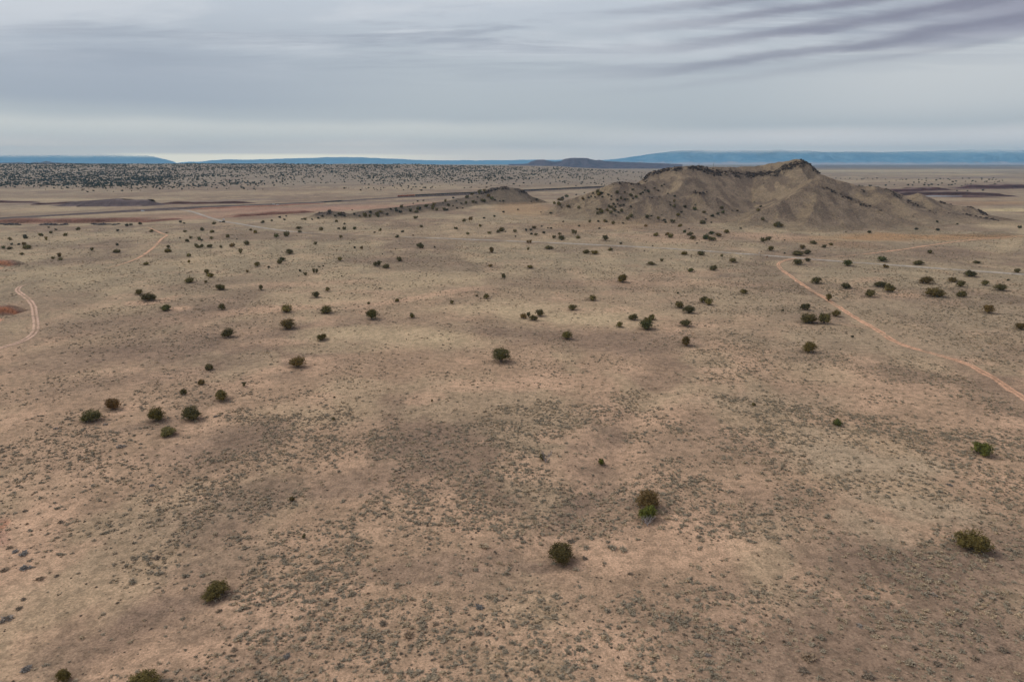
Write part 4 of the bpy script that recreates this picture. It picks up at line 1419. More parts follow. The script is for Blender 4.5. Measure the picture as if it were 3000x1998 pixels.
# ------------------------------------------------------------------ junipers: centre x, centre y, width, height read off enlarged tiles of the photograph
Z = 3.0987
TILES = [(0, 420, Z), (740, 420, Z), (1480, 420, Z), (2240, 420, Z), (0, 860, Z), (740, 860, Z), (1480, 860, Z), (2240, 860, Z),
         (0, 1320, 2.313), (1000, 1320, 2.313), (2000, 1320, 2.313)]
JT = [
 # tile 1
 '443 766 18 10,509 784 24 16,465 811 30 20,711 780 34 26,228 840 28 18,234 860 36 12,371 831 42 26,596 832 36 26,421 868 26 28,90 868 38 26,961 842 10 8,1153 745 32 16,1190 742 26 12,1275 735 34 12,'
 '1069 792 28 18,1376 797 38 24,1512 813 16 10,1640 716 28 14,1673 727 20 12,1943 726 36 22,2031 714 24 16,1837 783 38 34,1927 802 40 24,1678 802 34 20,2069 845 36 26,1635 858 16 12,1732 857 34 20,'
 '1810 868 34 30,1832 879 24 14,1699 886 34 24,1919 860 38 22,2151 871 14 8,2240 905 50 36,1781 930 40 34,1803 940 38 22,1835 934 34 28,1906 934 50 28,2004 938 28 20,2110 926 46 34,2185 982 40 38,'
 '109 920 30 14,173 917 26 18,220 915 36 22,249 940 62 40,34 947 38 26,86 953 50 14,202 1006 44 22,542 1017 40 36,482 1042 40 22,553 1052 44 22,837 964 42 26,1065 920 28 18,1060 979 60 30,'
 '1530 942 34 26,1524 975 56 32,1716 1017 40 28,1717 1076 26 26,1329 1090 54 24,2337 1099 52 38,1879 1166 62 40,1912 1197 60 42,2244 1162 30 20,1721 1242 76 48,1870 1258 30 20,2007 1306 84 46,'
 '1262 1351 66 42,1352 1397 116 66,2279 788 28 20,2318 805 38 28',
 # tile 2
 '93 717 32 22,175 704 26 14,248 672 28 18,290 695 24 12,305 662 18 12,448 690 18 12,476 691 30 20,542 692 22 14,633 659 26 20,597 679 22 12,697 618 30 10,790 643 36 20,750 660 20 10,835 657 22 14,'
 '905 607 14 8,762 708 28 20,922 642 24 18,835 735 26 8,420 768 56 12,216 842 48 36,305 825 56 42,427 802 36 20,623 780 36 28,571 911 36 26,783 775 24 16,833 773 38 28,926 772 40 24,800 849 38 26,'
 '970 660 20 12,1020 648 40 38,1067 660 30 24,1070 627 28 12,1134 640 40 28,1141 660 30 32,1165 622 40 18,1221 644 28 18,1160 788 26 24,1108 810 20 12,1362 800 28 20,1313 847 38 26,1255 593 22 22,'
 '1300 598 30 12,1308 615 26 10,1342 627 34 12,1353 575 30 24,1434 610 34 24,1458 545 14 14,1486 619 38 22,1500 590 30 24,1519 595 32 14,1480 675 46 22,1500 527 20 12,1551 521 16 12,1578 567 44 22,'
 '1637 588 42 40,1645 556 36 26,1673 603 26 24,1740 600 30 20,1765 605 26 18,1750 526 24 24,1777 561 34 20,1822 496 24 18,1849 525 18 14,1857 586 20 18,1820 570 16 10,1907 588 16 14,1895 545 20 14,'
 '1949 487 36 24,1938 543 26 28,1992 465 36 18,2003 533 34 22,2028 538 20 14,2042 487 20 16,2057 450 34 44,2067 432 34 18,2105 432 30 22,2141 478 30 26,2084 518 36 22,2105 524 34 22,2170 500 36 22,'
 '2200 514 18 12,2245 523 18 14,2276 522 22 18,2277 621 24 20,2196 659 24 22,2102 679 22 16,1981 685 42 30,1919 703 34 26,1945 698 12 8,2065 752 30 22,1845 771 38 20,1533 755 34 18,1953 820 32 18,'
 '2150 815 40 24,2233 800 40 26,2262 783 60 34,2296 798 16 18,1458 833 16 18,927 947 28 18,993 952 28 28,764 972 12 8,1297 957 12 8,1521 930 64 44,1653 940 22 20,1179 1006 12 8,1527 987 10 8,'
 '337 986 66 42,271 1054 62 32,246 1077 48 38,149 1124 26 16,430 1158 30 16,569 1161 46 42,480 1188 36 24,604 1125 16 8,642 1114 18 14,794 1052 56 32,809 1204 14 12,1134 1095 72 44,1214 1116 58 36,'
 '1334 1052 54 40,1157 1315 18 12,680 1327 44 36,577 1376 70 48,77 1312 52 46,1312 1427 40 26,1053 1451 26 22,2036 1386 20 12,2121 1390 54 44,1808 1445 36 32,1634 1252 12 8,2277 1205 40 48,'
 '2158 1110 34 22,2169 972 58 44',
 # tile 3
 '88 798 38 28,262 765 42 26,190 790 32 16,232 786 28 20,238 824 26 14,278 829 42 22,330 754 22 14,351 814 30 16,388 772 18 8,416 772 24 16,94 844 16 12,116 602 20 14,286 505 22 20,238 527 14 16,'
 '445 545 26 24,487 550 34 28,572 571 38 22,667 582 28 24,512 582 14 10,413 632 22 14,325 627 14 8,526 712 22 14,671 752 26 14,626 808 48 38,493 825 34 22,441 852 44 28,512 862 64 38,659 852 48 26,'
 '910 862 54 44,767 710 26 26,844 707 24 20,909 706 36 22,980 727 36 28,855 772 20 14,1070 726 18 14,1112 685 36 26,1145 655 44 30,1289 667 48 34,1326 658 20 16,1390 680 30 24,1443 697 30 18,'
 '1456 716 26 18,1520 708 46 26,1274 751 38 22,1587 749 34 24,1670 776 16 14,1629 803 30 24,1678 823 54 32,1371 827 54 30,1470 828 36 26,1499 841 50 34,1702 857 58 32,1820 850 60 44,1873 868 76 32,'
 '1941 832 66 28,1872 814 54 26,2010 803 50 32,1790 717 50 32,1870 718 18 14,1822 690 20 14,1740 908 18 12,1050 908 28 20,1339 930 16 12,957 961 46 26,736 984 62 34,812 993 72 30,398 947 72 24,'
 '218 895 46 28,209 962 26 24,227 1122 60 26,1264 974 14 14,1625 997 52 32,1776 998 66 38,1324 1090 68 28,1420 1060 40 26,1682 1151 54 32,1889 1131 66 44,1966 1022 26 26,2067 1064 66 36,'
 '1062 1231 96 62,2167 1345 66 40,1568 1358 22 18,792 1404 72 48,2138 769 20 20,2337 878 46 40,'
 '504 510 60 24,560 480 34 22,520 492 24 20,645 468 16 10,719 450 14 10,706 505 24 24,758 490 20 22,779 482 22 18,796 450 20 20,840 440 30 34,848 460 36 32,868 445 20 18,815 487 18 16,881 484 20 18,'
 '934 465 22 18,880 452 24 16,962 480 18 14,962 507 18 18,1018 446 34 24,1018 512 24 20,1051 500 24 24,1086 444 20 18,1087 510 22 18,1110 508 18 12,1140 470 34 22,1158 420 24 16,1190 486 26 22,'
 '1160 503 18 12,1230 460 26 18,1250 445 24 20,1268 427 18 14,1295 430 24 18,1303 440 24 20,1272 400 14 12,1357 407 22 16,1420 384 18 18,1443 372 16 16,1389 429 18 12,1478 459 18 10,835 597 24 18,'
 '866 605 36 22,873 623 40 28,837 636 28 26,925 605 30 24,941 573 22 28,962 580 34 18,984 551 26 18,1000 577 20 14,1021 550 16 14,1046 565 22 16,1075 556 22 20,958 628 30 24,990 604 34 28,'
 '1058 613 30 28,1027 624 20 20,1140 573 22 20,1497 535 12 14,1540 481 26 18,1534 526 26 22,1502 560 20 18,1533 569 28 22,1572 649 38 26,1600 622 24 20,1632 574 28 20,1720 595 34 26,1725 558 14 10,'
 '1803 626 36 18,1880 660 30 14,1930 637 26 18,1968 587 34 24,1976 624 26 22,2108 612 20 14,2060 610 12 8,2260 536 20 16,2294 606 36 26,2318 574 24 14,2337 688 30 26,1420 650 14 12,1003 654 14 10',
 # tile 4
 '118 738 60 44,150 748 34 26,95 742 40 30,33 866 56 32,10 880 20 30,181 880 16 12,53 958 56 38,343 942 54 34,441 902 56 28,543 936 48 26,600 917 40 24,301 998 90 42,384 988 66 36,180 998 20 14,'
 '391 1060 52 30,300 1080 84 42,752 1090 80 48,1068 1051 84 42,1098 1118 50 30,1392 1084 86 38,1500 986 54 32,1928 1080 60 22,2291 1158 62 36,1866 1184 92 54,1470 1244 106 62,1703 1239 78 38,'
 '1778 1278 74 50,2000 1270 60 42,2140 1310 98 54,2209 1243 26 14,468 1247 90 52,737 1295 84 46,1050 1281 94 44,1130 1314 92 74,955 1367 84 60,1544 1354 144 76,1790 1368 78 56,580 1402 66 64,'
 '1566 712 28 18,1750 734 18 10,1347 664 12 8,1377 782 28 12,1571 790 38 10,952 812 40 12,738 808 14 8,2315 768 36 12',
 # tile 5
 '1505 131 86 52,2017 123 62 50,2069 360 100 76,1897 668 66 54,1828 803 54 50,1669 892 56 50,2218 828 34 42,1032 1006 116 94,833 1108 174 108,1420 1100 126 110,1740 1083 180 134,2010 928 140 84,1518 1252 170 80',
 # tile 6
 '310 137 92 66,671 146 98 66,1083 193 100 84,1449 202 46 42,320 279 124 80,628 398 98 50,410 624 138 90,2255 565 148 116,743 938 20 18,1628 974 22 30,735 1140 26 24',
 # tile 7
 '610 128 80 42,166 206 56 44,214 193 44 44,257 221 70 46,315 179 76 54,1159 213 76 50,1038 282 58 46,1277 285 116 80,1295 240 70 46,1332 215 66 50,1583 103 80 58,1669 148 100 60,1797 58 74 48,1847 78 76 54,'
 '1636 269 102 56,560 380 102 68,1637 436 104 78,2255 1007 34 28',
 # tile 8
 '368 124 84 56,398 230 140 76,540 230 96 88,648 180 70 58,2030 146 92 68,2325 301 100 54,164 153 24 16,796 390 28 20,400 490 128 86,660 1168 70 66,1967 1410 176 124',
 # tile 9
 '1462 948 190 118,432 1530 80 80,985 1572 230 120,1981 328 34 28,2060 580 22 22',
 # tile 10
 '2075 330 170 130,2072 425 130 100,1490 697 190 150,1763 77 44 44,1365 47 40 40',
 # tile 11
 '1962 610 215 150']
BUSH = []
for (ox, oy, zz), s in zip(TILES, JT):
    for e in s.split(','):
        cx, cy, w, h = (float(q) for q in e.split())
        BUSH.append((ox + cx / zz, oy + cy / zz, w / zz, h / zz))
BUSH = np.array(BUSH)
BUSH = BUSH[np.argsort(-BUSH[:, 2] * BUSH[:, 3], kind='stable')]


def ico(sub):
    bm = bmesh.new()
    bmesh.ops.create_icosphere(bm, subdivisions=sub, radius=1.0)
    v = np.array([p.co[:] for p in bm.verts])
    f = np.array([[q.index for q in p.verts] for p in bm.faces])
    bm.free()
    return v, f


ICO1, ICO2 = ico(1), ico(2)


def crown_mesh(name, n_clump, n_leaf, leaf, lobes, seed, openness=0.0):
    """unit crown: width 1, height 1, base at z=0; lobes = (x, y, r, top)"""
    g = np.random.default_rng(seed)
    V, Fq = [], []
    nv = 0
    tot = sum(l[2] ** 2 for l in lobes)
    for (lx, ly, lr, lt) in lobes:
        # twiggy inner mass
        iv, if_ = ICO2
        nz = 0.72 + 0.35 * g.random(len(iv))
        c = np.array([lx, ly, lt * 0.50])
        q = iv * nz[:, None] * np.array([lr * .74, lr * .74, lt * .42]) * (1 - openness) + c
        q[:, 2] = np.maximum(q[:, 2], 0.02)
        V.append(q)
        Fq.append(np.concatenate([if_, if_[:, 2:3]], 1) + nv)
        nv += len(q)
        k = int(n_clump * lr ** 2 / tot)
        d = g.normal(size=(k, 3))
        d /= np.linalg.norm(d, axis=1, keepdims=True)
        d[:, 2] = np.where(d[:, 2] < -.45, -d[:, 2], d[:, 2])
        rad_ = (0.62 + 0.40 * g.random(k) ** .7)
        bump = 1 + 0.16 * np.sin(d[:, 0] * 5 + seed) * np.cos(d[:, 1] * 6 + seed * 2) + .10 * np.sin(d[:, 2] * 9 + seed)
        cc = d * (rad_ * bump)[:, None] * np.array([lr, lr, lt * .50]) + c
        cc[:, 2] = np.maximum(cc[:, 2], 0.05)
        cr = lr * (0.15 + 0.13 * g.random(k))
        for j in range(k):
            o = g.normal(size=(n_leaf, 3)) * cr[j] * .55 + cc[j]
            o[:, 2] = np.maximum(o[:, 2], 0.03)
            nrm = d[j] * .6 + g.normal(size=(n_leaf, 3)) * .7 + np.array([0, 0, .35])
            nrm /= np.linalg.norm(nrm, axis=1, keepdims=True)
            u = np.cross(nrm, g.normal(size=(n_leaf, 3)))
            u /= np.linalg.norm(u, axis=1, keepdims=True) + 1e-9
            w = np.cross(nrm, u)
            s1 = (leaf * (0.7 + .8 * g.random(n_leaf)))[:, None]
            s2 = s1 * (0.45 + .3 * g.random(n_leaf))[:, None]
            q = np.stack([o - u * s1 * .5 - w * s2 * .2, o + w * s2 * -.5, o + u * s1 * .6, o + w * s2 * .5], 1)
            V.append(q.reshape(-1, 3))
            Fq.append(np.arange(n_leaf * 4).reshape(-1, 4) + nv)
            nv += n_leaf * 4
    V, Fq = np.concatenate(V), np.concatenate(Fq)
    mx_ = np.percentile(np.abs(V[:, :2]), 99) * 2
    V[:, :2] /= mx_
    V[:, 2] /= np.percentile(V[:, 2], 99.5)
    me = bpy.data.meshes.new(name)
    me.from_pydata(V.tolist(), [], [list(dict.fromkeys(f)) for f in Fq.tolist()])
    me.materials.append(M_JUN)
    return me


LOBES = [[(0, 0, .5, 1.)], [(-.14, .03, .40, 1.), (.2, -.02, .33, .82)], [(0, 0, .46, 1.), (.24, .1, .26, .6), (-.22, -.1, .26, .66)],
         [(-.22, 0, .3, .95), (.1, .1, .36, 1.), (.28, -.08, .22, .7)], [(0, 0, .5, 1.)], [(.05, .0, .42, 1.), (-.26, -.06, .24, .62)],
         [(-.25, 0, .28, .9), (.22, .02, .3, 1.)], [(0, 0, .44, 1.), (-.2, .15, .3, .8), (.2, -.15, .3, .75), (.15, .2, .25, .6)]]
HI = [crown_mesh('crown', 190, 15, .055, lb, 31 + i, .06 * (i % 3)) for i, lb in enumerate(LOBES)]
MID = [crown_mesh('crown', 80, 9, .10, lb, 61 + i) for i, lb in enumerate(LOBES)]
LOW = [crown_mesh('juniper', 34, 6, .17, lb, 91 + i) for i, lb in enumerate(LOBES)]


def trunk_mesh(seed):
    g = random.Random(seed)
    bm = bmesh.new()
    for k in range(4):
        a = k * 1.7 + g.random()
        dx_, dy_ = math.cos(a), math.sin(a)
        add_tube(bm, [(0, 0, -.08), (dx_ * .05, dy_ * .05, .12), (dx_ * .15, dy_ * .15, .32), (dx_ * .24, dy_ * .24, .58)], [.035, .03, .02, .008], 6)
    me = bm_mesh('trunk', bm)
    me.materials.append(M_BARK)
    return me


TRUNK = [trunk_mesh(i) for i in range(3)]
NB = 300
bx, by, bw, bh = BUSH.T
base_py = by + bh / 2
X0, Y0, Z0 = cast(bx, base_py - 0.10 * bw)
delta = np.arctan2(H - Z0, Y0)
HR = np.sqrt(np.maximum((bh / bw) ** 2 - .8 * np.sin(delta) ** 2, .12)) / np.cos(delta) + .04
HR = np.clip(HR, .42, 1.1)
base_py = by + .46 * HR * bw * np.cos(delta)
X0, Y0, Z0 = cast(bx, base_py)
_, _, DEP = project(X0, Y0, Z0)
WID = bw / F * DEP * np.where(bw < 12, 1.2, np.where(bw > 50, .96, 1.1))

# hand labels for those that other things are found by
SIGN = {
    (1645, 1621): ('big rounded olive juniper at the edge of the bare sand patch', (1.05, .95, .85)), (1897, 1463): ('tall loose olive juniper behind a smaller bright green one', (1.25, 1.0, .95)),
    (1896, 1504): ('rounded bright green juniper over bleached bare branches', (.9, 1.22, .72)), (2848, 1584): ('lone broad yellow-olive juniper on pale short grass', (1.0, .95, .8)),
    (632, 1730): ('yellow-green juniper split into two clumps, low and wide', (1.15, 1.05, .85)), (426, 2000): ('yellow-green juniper cut off by the lower frame edge', (1.1, 1.02, .8)),
    (187, 1981): ('small golden-olive juniper touching the lower frame edge', (1.15, 1.05, .8)), (1468, 1042): ('tall upright grey-green juniper in the middle of the plain', (1.25, 1.3, 1.2)),
    (561, 1209): ('spiky dark juniper, largest in the four by grey scrub', (1.0, 1.0, .95)), (269, 1217): ('two-humped dark juniper beside a brown rounded one', (1.0, 1.05, .9)),
    (333, 1185): ('brownish domed juniper behind the two-humped one', (1.25, .9, .8)), (458, 1215): ('squat juniper with yellow-green top beside the spiky one', (1.3, 1.2, .8)),
    (490, 1264): ('long low grey-green juniper on a sandy ledge', (1.25, 1.3, 1.2)), (649, 1159): ('humped dark juniper beyond the spiky one, by grey scrub', (1.0, 1.0, .9)),
    (872, 1061): ('cone-shaped brown-olive juniper beside bare pinkish soil', (1.15, 1.0, .9)), (1089, 922): ('ball-shaped dark juniper with a pale sandy rim', (.95, 1.0, .8)),
    (843, 950): ('rounded brownish juniper showing a bare forked stem', (1.1, .95, .85)), (436, 871): ('long low dark juniper, biggest near the winding track', (1.0, .95, .85)),
    (1892, 952): ('dense dark green juniper merged with two behind it', (.8, .95, .85)), (1661, 983): ('dome-shaped dark juniper alone on the grey-brown patch', (.95, 1.0, .8)),
    (1823, 817): ('stout olive-brown juniper alone in pinkish sage ground', (1.15, 1.05, .8)), (2369, 1018): ('round dark olive juniper alone in dense pale sage', (1.0, .95, .8)),
    (2738, 857): ('widest juniper below the gravel road, spreading and brownish', (1.15, 1.0, .8)), (2368, 934): ('broad spreading juniper touching a narrower one, by the pink track', (1.1, 1.0, .85)),
    (2414, 934): ('narrow grey-green juniper touching a broad one, by the pink track', (1.1, 1.15, 1.1)), (2875, 1315): ('bright green juniper with ragged top near the frame edge', (.95, 1.2, .75)),
    (2453, 1237): ('little ragged green juniper alone between sage and pale grass', (.75, 1.0, .7)), (2427, 872): ('bushy juniper standing right on the pink track edge', (.9, .9, .8)),
    (1762, 1353): ('very small green juniper, alone beyond the juniper pair', (1.0, 1.2, .6)), (1590, 1340): ('small dark juniper half hidden behind the bleached dead tree', (1., 1., .8)),
}
sidx = {}
for (sx, sy), v in SIGN.items():
    j = int(np.argmin(np.hypot(bx - sx, by - sy)))
    sidx[j] = v
TONES = [((1., 1., 1.), 'dark'), ((1.2, 1.1, .8), 'olive'), ((.85, 1.05, .9), 'deep green'), ((1.15, .95, .85), 'brownish'), ((1.3, 1.3, 1.15), 'grey-green')]
items, meta = [], []
for i in range(NB):
    g = random.Random(1000 + i)
    tone = TONES[0] if g.random() < .45 else g.choice(TONES)
    size = 'big' if bw[i] > 38 else 'medium' if bw[i] > 19 else 'small' if bw[i] > 11 else 'tiny'
    shp = 'low' if HR[i] < .52 else 'upright' if HR[i] > .8 else 'rounded'
    items.append((bx[i], by[i], '%s %s %s' % (size, tone[1], shp)))
    meta.append(tone[0])
free = [i for i in range(NB) if i not in sidx]
labs = dict(zip(free, make_labels([items[i] for i in free], 'juniper')))
for i in range(NB):
    g = random.Random(2000 + i)
    k = g.randrange(len(LOBES))
    w, h = float(WID[i]), float(WID[i] * HR[i])
    col = sidx[i][1] if i in sidx else meta[i]
    lab = sidx[i][0] if i in sidx else labs[i]
    p = (float(X0[i]), float(Y0[i]), float(Z0[i]) - .04 * h)
    if bw[i] > 16:
        r = empty('juniper', p, g.random() * 6.28)
        c = link('crown', (HI if bw[i] > 30 else MID)[k], None, r)
        c.scale, c.color = (w, w, h), (*col, 1)
        t = link('trunk', TRUNK[i % 3], None, r)
        t.scale = (w, w, h)
    else:
        r = link('juniper', LOW[k])
        r.location, r.rotation_euler, r.scale, r.color = p, (0, 0, g.random() * 6.28), (w, w, h), (*col, 1)
    if len(lab.replace(',', '').split()) > 16:
        lab = lab.replace(' rounded', '').replace(' low', '').replace(' upright', '')
    tag(r, lab, 'juniper', 'junipers scattered over the plain and hill')
# brown needle litter and contact shade, painted into the soil round larger junipers
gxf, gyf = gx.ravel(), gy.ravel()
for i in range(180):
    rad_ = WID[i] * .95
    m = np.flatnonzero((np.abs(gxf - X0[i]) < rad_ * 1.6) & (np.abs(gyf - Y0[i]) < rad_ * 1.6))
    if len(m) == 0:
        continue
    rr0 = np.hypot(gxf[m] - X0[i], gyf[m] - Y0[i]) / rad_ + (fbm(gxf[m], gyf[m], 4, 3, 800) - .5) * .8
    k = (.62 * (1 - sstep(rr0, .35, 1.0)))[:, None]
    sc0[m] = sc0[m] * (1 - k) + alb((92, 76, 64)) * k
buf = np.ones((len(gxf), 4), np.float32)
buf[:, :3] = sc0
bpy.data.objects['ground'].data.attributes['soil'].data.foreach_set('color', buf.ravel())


# ------------------------------------------------------------------ scattering
def scatter(name, P, idx, scl, rotz, protos_, kind='stuff', parent=None):
    me = bpy.data.meshes.new(name)
    me.vertices.add(len(P))
    me.vertices.foreach_set('co', np.asarray(P, np.float32).ravel())
    a = me.attributes.new('pick', 'INT', 'POINT')
    a.data.foreach_set('value', np.asarray(idx, np.int32))
    set_v(me, 'size', scl)
    set_v(me, 'turn', np.stack([np.zeros(len(P)), np.zeros(len(P)), rotz], 1))
    co = bpy.data.collections.new(name + '_sources')
    for k, pm in enumerate(protos_):
        o = bpy.data.objects.new('%s_source_%02d' % (name, k), pm)
        co.objects.link(o)
    ng = bpy.data.node_groups.new(name, 'GeometryNodeTree')
    ng.interface.new_socket('Geometry', in_out='INPUT', socket_type='NodeSocketGeometry')
    ng.interface.new_socket('Geometry', in_out='OUTPUT', socket_type='NodeSocketGeometry')
    gi, go = ng.nodes.new('NodeGroupInput'), ng.nodes.new('NodeGroupOutput')
    ip = ng.nodes.new('GeometryNodeInstanceOnPoints')
    ci = ng.nodes.new('GeometryNodeCollectionInfo')
    ci.inputs['Collection'].default_value = co
    ci.inputs['Separate Children'].default_value = True
    ci.inputs['Reset Children'].default_value = True
    ip.inputs['Pick Instance'].default_value = True

    def attr(n_, t_):
        q = ng.nodes.new('GeometryNodeInputNamedAttribute')
        q.data_type = t_
        q.inputs['Name'].default_value = n_
        return q.outputs[0]
    ng.links.new(gi.outputs[0], ip.inputs['Points'])
    ng.links.new(ci.outputs[0], ip.inputs['Instance'])
    ng.links.new(attr('pick', 'INT'), ip.inputs['Instance Index'])
    ng.links.new(attr('turn', 'FLOAT_VECTOR'), ip.inputs['Rotation'])
    ng.links.new(attr('size', 'FLOAT_VECTOR'), ip.inputs['Scale'])
    ng.links.new(ip.outputs[0], go.inputs[0])
    o = link(name, me, None, parent)
    o.modifiers.new('scatter', 'NODES').node_group = ng
    return tag(o, kind=kind)


def tuft_mesh(name, n, mat, seed, droop=.35, width=.07, core=.6, up=1.0, parts=3):
    """low irregular clump of thin blades, about 1 across and .45 high"""
    g = np.random.default_rng(seed)
    V, Fa = [], []
    nv = 0
    subs = [(0.0, 0.0, .62)] + [(g.uniform(-.3, .3), g.uniform(-.22, .22), g.uniform(.3, .5)) for _ in range(parts - 1)]
    wsum = sum(q[2] for q in subs)
    for (ox, oy, sc_) in subs:
        if core:
            iv, if_ = ICO1
            q = iv * (0.6 + .5 * g.random((len(iv), 1))) * np.array([.5, .5, .30]) * core * sc_ + np.array([ox, oy, 0])
            q[:, 2] = np.maximum(q[:, 2] + .08 * sc_, -.02)
            V.append(q)
            Fa += (if_ + nv).tolist()
            nv += len(q)
        for _ in range(int(n * sc_ / wsum)):
            a, e = g.random() * 6.283, (g.random() ** .8) * 1.4
            d = np.array([math.cos(a) * math.cos(e), math.sin(a) * math.cos(e), math.sin(e) * .72 * up])
            L = .62 * sc_ * (.6 + .7 * g.random())
            b = np.array([ox + g.normal() * .1 * sc_, oy + g.normal() * .1 * sc_, 0.0])
            side = np.array([-math.sin(a), math.cos(a), 0]) * width * (.6 + .9 * g.random())
            m = b + d * L * .6 + np.array([0, 0, .04])
            tip = b + d * L + g.normal(size=3) * .05
            tip[2] = max(tip[2] - droop * .1, .02)
            V.append(np.stack([b, m + side, tip, m - side]))
            Fa.append([nv, nv + 1, nv + 2, nv + 3])
            nv += 4
    V = np.concatenate(V)
    me = bpy.data.meshes.new(name)
    me.from_pydata(V.tolist(), [], Fa)
    me.materials.append(mat)
    return me


SAGE = [tuft_mesh('sagebrush', 60, M_SAGE, 200 + i, .4, .055, .6) for i in range(4)]
DARKS = [tuft_mesh('sagebrush', 46, M_DARK, 220 + i, .3, .06, .6, parts=1 + i) for i in range(3)]
STRAW = [tuft_mesh('dry_grass', 26, M_STRAW, 240 + i, .8, .05, .25, 1.1) for i in range(3)]
# random places, thinning with distance, thick where the photograph shows thick scrub
NS = 460000
u_ = RNG.random(NS)
r0_, rb_, r1_ = 100.0, 300.0, 1250.0
n_in = int(NS * .27)
rr_ = np.concatenate([np.sqrt(r0_ ** 2 + (rb_ ** 2 - r0_ ** 2) * RNG.random(n_in)), (rb_ ** .9 + (r1_ ** .9 - rb_ ** .9) * RNG.random(NS - n_in)) ** (1 / .9)])
aa_ = (RNG.random(NS) - .5) * R(88)
tx, ty = rr_ * np.sin(aa_), rr_ * np.cos(aa_)
_, palew = soil_at(tx, ty, True)
tpx, tpy, tdep = project(tx, ty, np.zeros(NS))
cl = fbm(tx, ty, 26, 3, 700)
cl2 = fbm(tx, ty, 7, 2, 701)
big = fbm(tx, ty, 110, 3, 702)
left_thin = 1 - .75 * (1 - sstep(tpx, 200, 560)) * sstep(tpy, 1280, 1450)
right_mid = sstep(tpx, 1850, 2150) * sstep(tpy, 760, 900) * (1 - sstep(tpy, 1250, 1350))
centre_near = np.exp(-((tpx - 1150) / 700) ** 2) * sstep(tpy, 1080, 1300)
thin_mid = (1 - sstep(tpx, 1850, 2050)) * (1 - sstep(tpy, 1010, 1150))
bare = np.exp(-(((tpx - 1790) / 140) ** 2 + ((tpy - 1640) / 55) ** 2) * 1.6) + .7 * np.exp(-(((tpx - 1960) / 110) ** 2 + ((tpy - 1560) / 45) ** 2) * 1.6)
lw = np.minimum(poly_dist(tpx, tpy, np.array([(2285, 770), (2455, 899), (2610, 996), (2760, 1044), (3000, 1168)], float)) / 16, poly_dist(tpx, tpy, np.array([(0, 1020), (95, 985), (106, 945), (95, 885), (50, 850), (100, 829)], float)) / 12)
lw = np.minimum(lw, poly_dist(tpx, tpy, np.array(ROADPX, float)) / 7)
offroad = sstep(lw, .8, 1.3)
tone_ = RNG.random(NS)
dens = (sstep(cl, .38, .58) * .92 + .12) * (sstep(cl2, .3, .6) * .7 + .3) * (.55 + .6 * big) * left_thin
dens = dens * (1 + .7 * right_mid + .35 * centre_near) * (1 - .72 * palew) * (1 - .15 * thin_mid) * (1 - np.clip(bare, 0, 1) * .95) * offroad
keep = RNG.random(NS) < np.clip(dens * (.8 + .35 * sstep(tpy, 1300, 1700)), 0, 1)
kindv = np.where(tone_ < .46 + .22 * right_mid, 0, np.where(tone_ < .70, 1, 2))
size_ = np.where(kindv == 0, .65 + 1.9 * RNG.random(NS) ** 2.6, np.where(kindv == 1, .35 + 1.0 * RNG.random(NS) ** 2.6, .35 + .6 * RNG.random(NS) ** 2))
size_ = size_ * (1 + .25 * sstep(rr_, 350, 800))
hgt_ = size_ * np.where(kindv == 2, 1.0, .75 + .35 * RNG.random(NS))
keep &= ~((kindv == 2) & (rr_ > 600))
K = np.flatnonzero(keep)
tx, ty, kindv, size_, hgt_, palew = tx[K], ty[K], kindv[K], size_[K], hgt_[K], palew[K]
tz = ground_h(tx, ty)
hz_ = np.maximum(hill_h(tx, ty), knoll_h(tx, ty))
tz = np.maximum(tz, hz_ - .9)
rot_ = RNG.random(len(tx)) * 6.28
tpx, tpy, tdep = project(tx, ty, tz)
app = size_ / tdep * F
vis = (tpx > 4) & (tpx < 2996) & (tpy < 1990) & (kindv < 2)

# the large clumps read off the photograph
SG = [(0, 1400, 3.137, '230 815 110 95 g,50 830 100 80 d,370 920 100 70 d,60 1275 130 130 g,210 1110 70 50 d,170 1190 80 60 d,90 630 75 55 d,220 685 110 55 g,150 668 80 40 g,560 400 70 40 d,235 298 60 40 d,515 275 70 45 s,'
       '530 540 60 45 s,515 895 60 40 d,460 860 50 45 s,320 130 50 40 s,250 415 50 35 d'),
      (1000, 1320, 2.313, '1840 650 90 80 s,1905 655 80 80 s,1660 650 70 60 s,1645 725 60 40 d,975 645 90 50 s,930 1050 80 55 g,1155 1475 50 50 s,1560 610 70 40 d,1590 800 60 40 s,1960 830 50 40 d,1365 1450 60 50 s,280 1165 80 60 d,450 1240 100 70 d,640 1165 60 50 d,930 1225 70 60 d'),
      (2000, 1320, 2.313, '1260 990 80 50 s,1700 970 55 45 g,865 1390 140 90 d,1530 1435 110 60 s,820 1480 90 60 d,1640 1400 70 50 s,1720 1435 80 50 d,1260 1520 110 60 d,520 1280 90 40 s,1580 1330 60 50 d,1390 1125 80 50 s,1200 1180 60 50 g,1050 1130 60 50 s,1810 230 45 25 g,1975 1400 80 50 d,2170 1340 90 60 d,170 1380 50 40 g,'
       '1000 550 60 40 s,890 585 60 40 s,980 440 70 40 s,930 1535 70 50 s'),
      (0, 1320, 2.313, '1025 230 50 40 g,178 1470 80 70 g,1945 1380 70 55 g,2140 1390 70 50 s,895 880 80 50 s,1630 720 60 40 s,1250 845 70 40 s,1060 720 70 40 d,1480 1080 60 40 d,1590 1340 60 40 d'),
      (0, 860, Z, '1095 1385 90 50 g,515 1220 60 30 g,960 1185 60 40 g,1955 1110 50 40 g,40 1470 60 50 s')]
hand = []
for ox, oy, zz, s in SG:
    for e in s.split(','):
        a, b, w, h, k = e.split()
        hand.append((ox + float(a) / zz, oy + (float(b) + float(h) * .2) / zz, float(w) / zz, k))
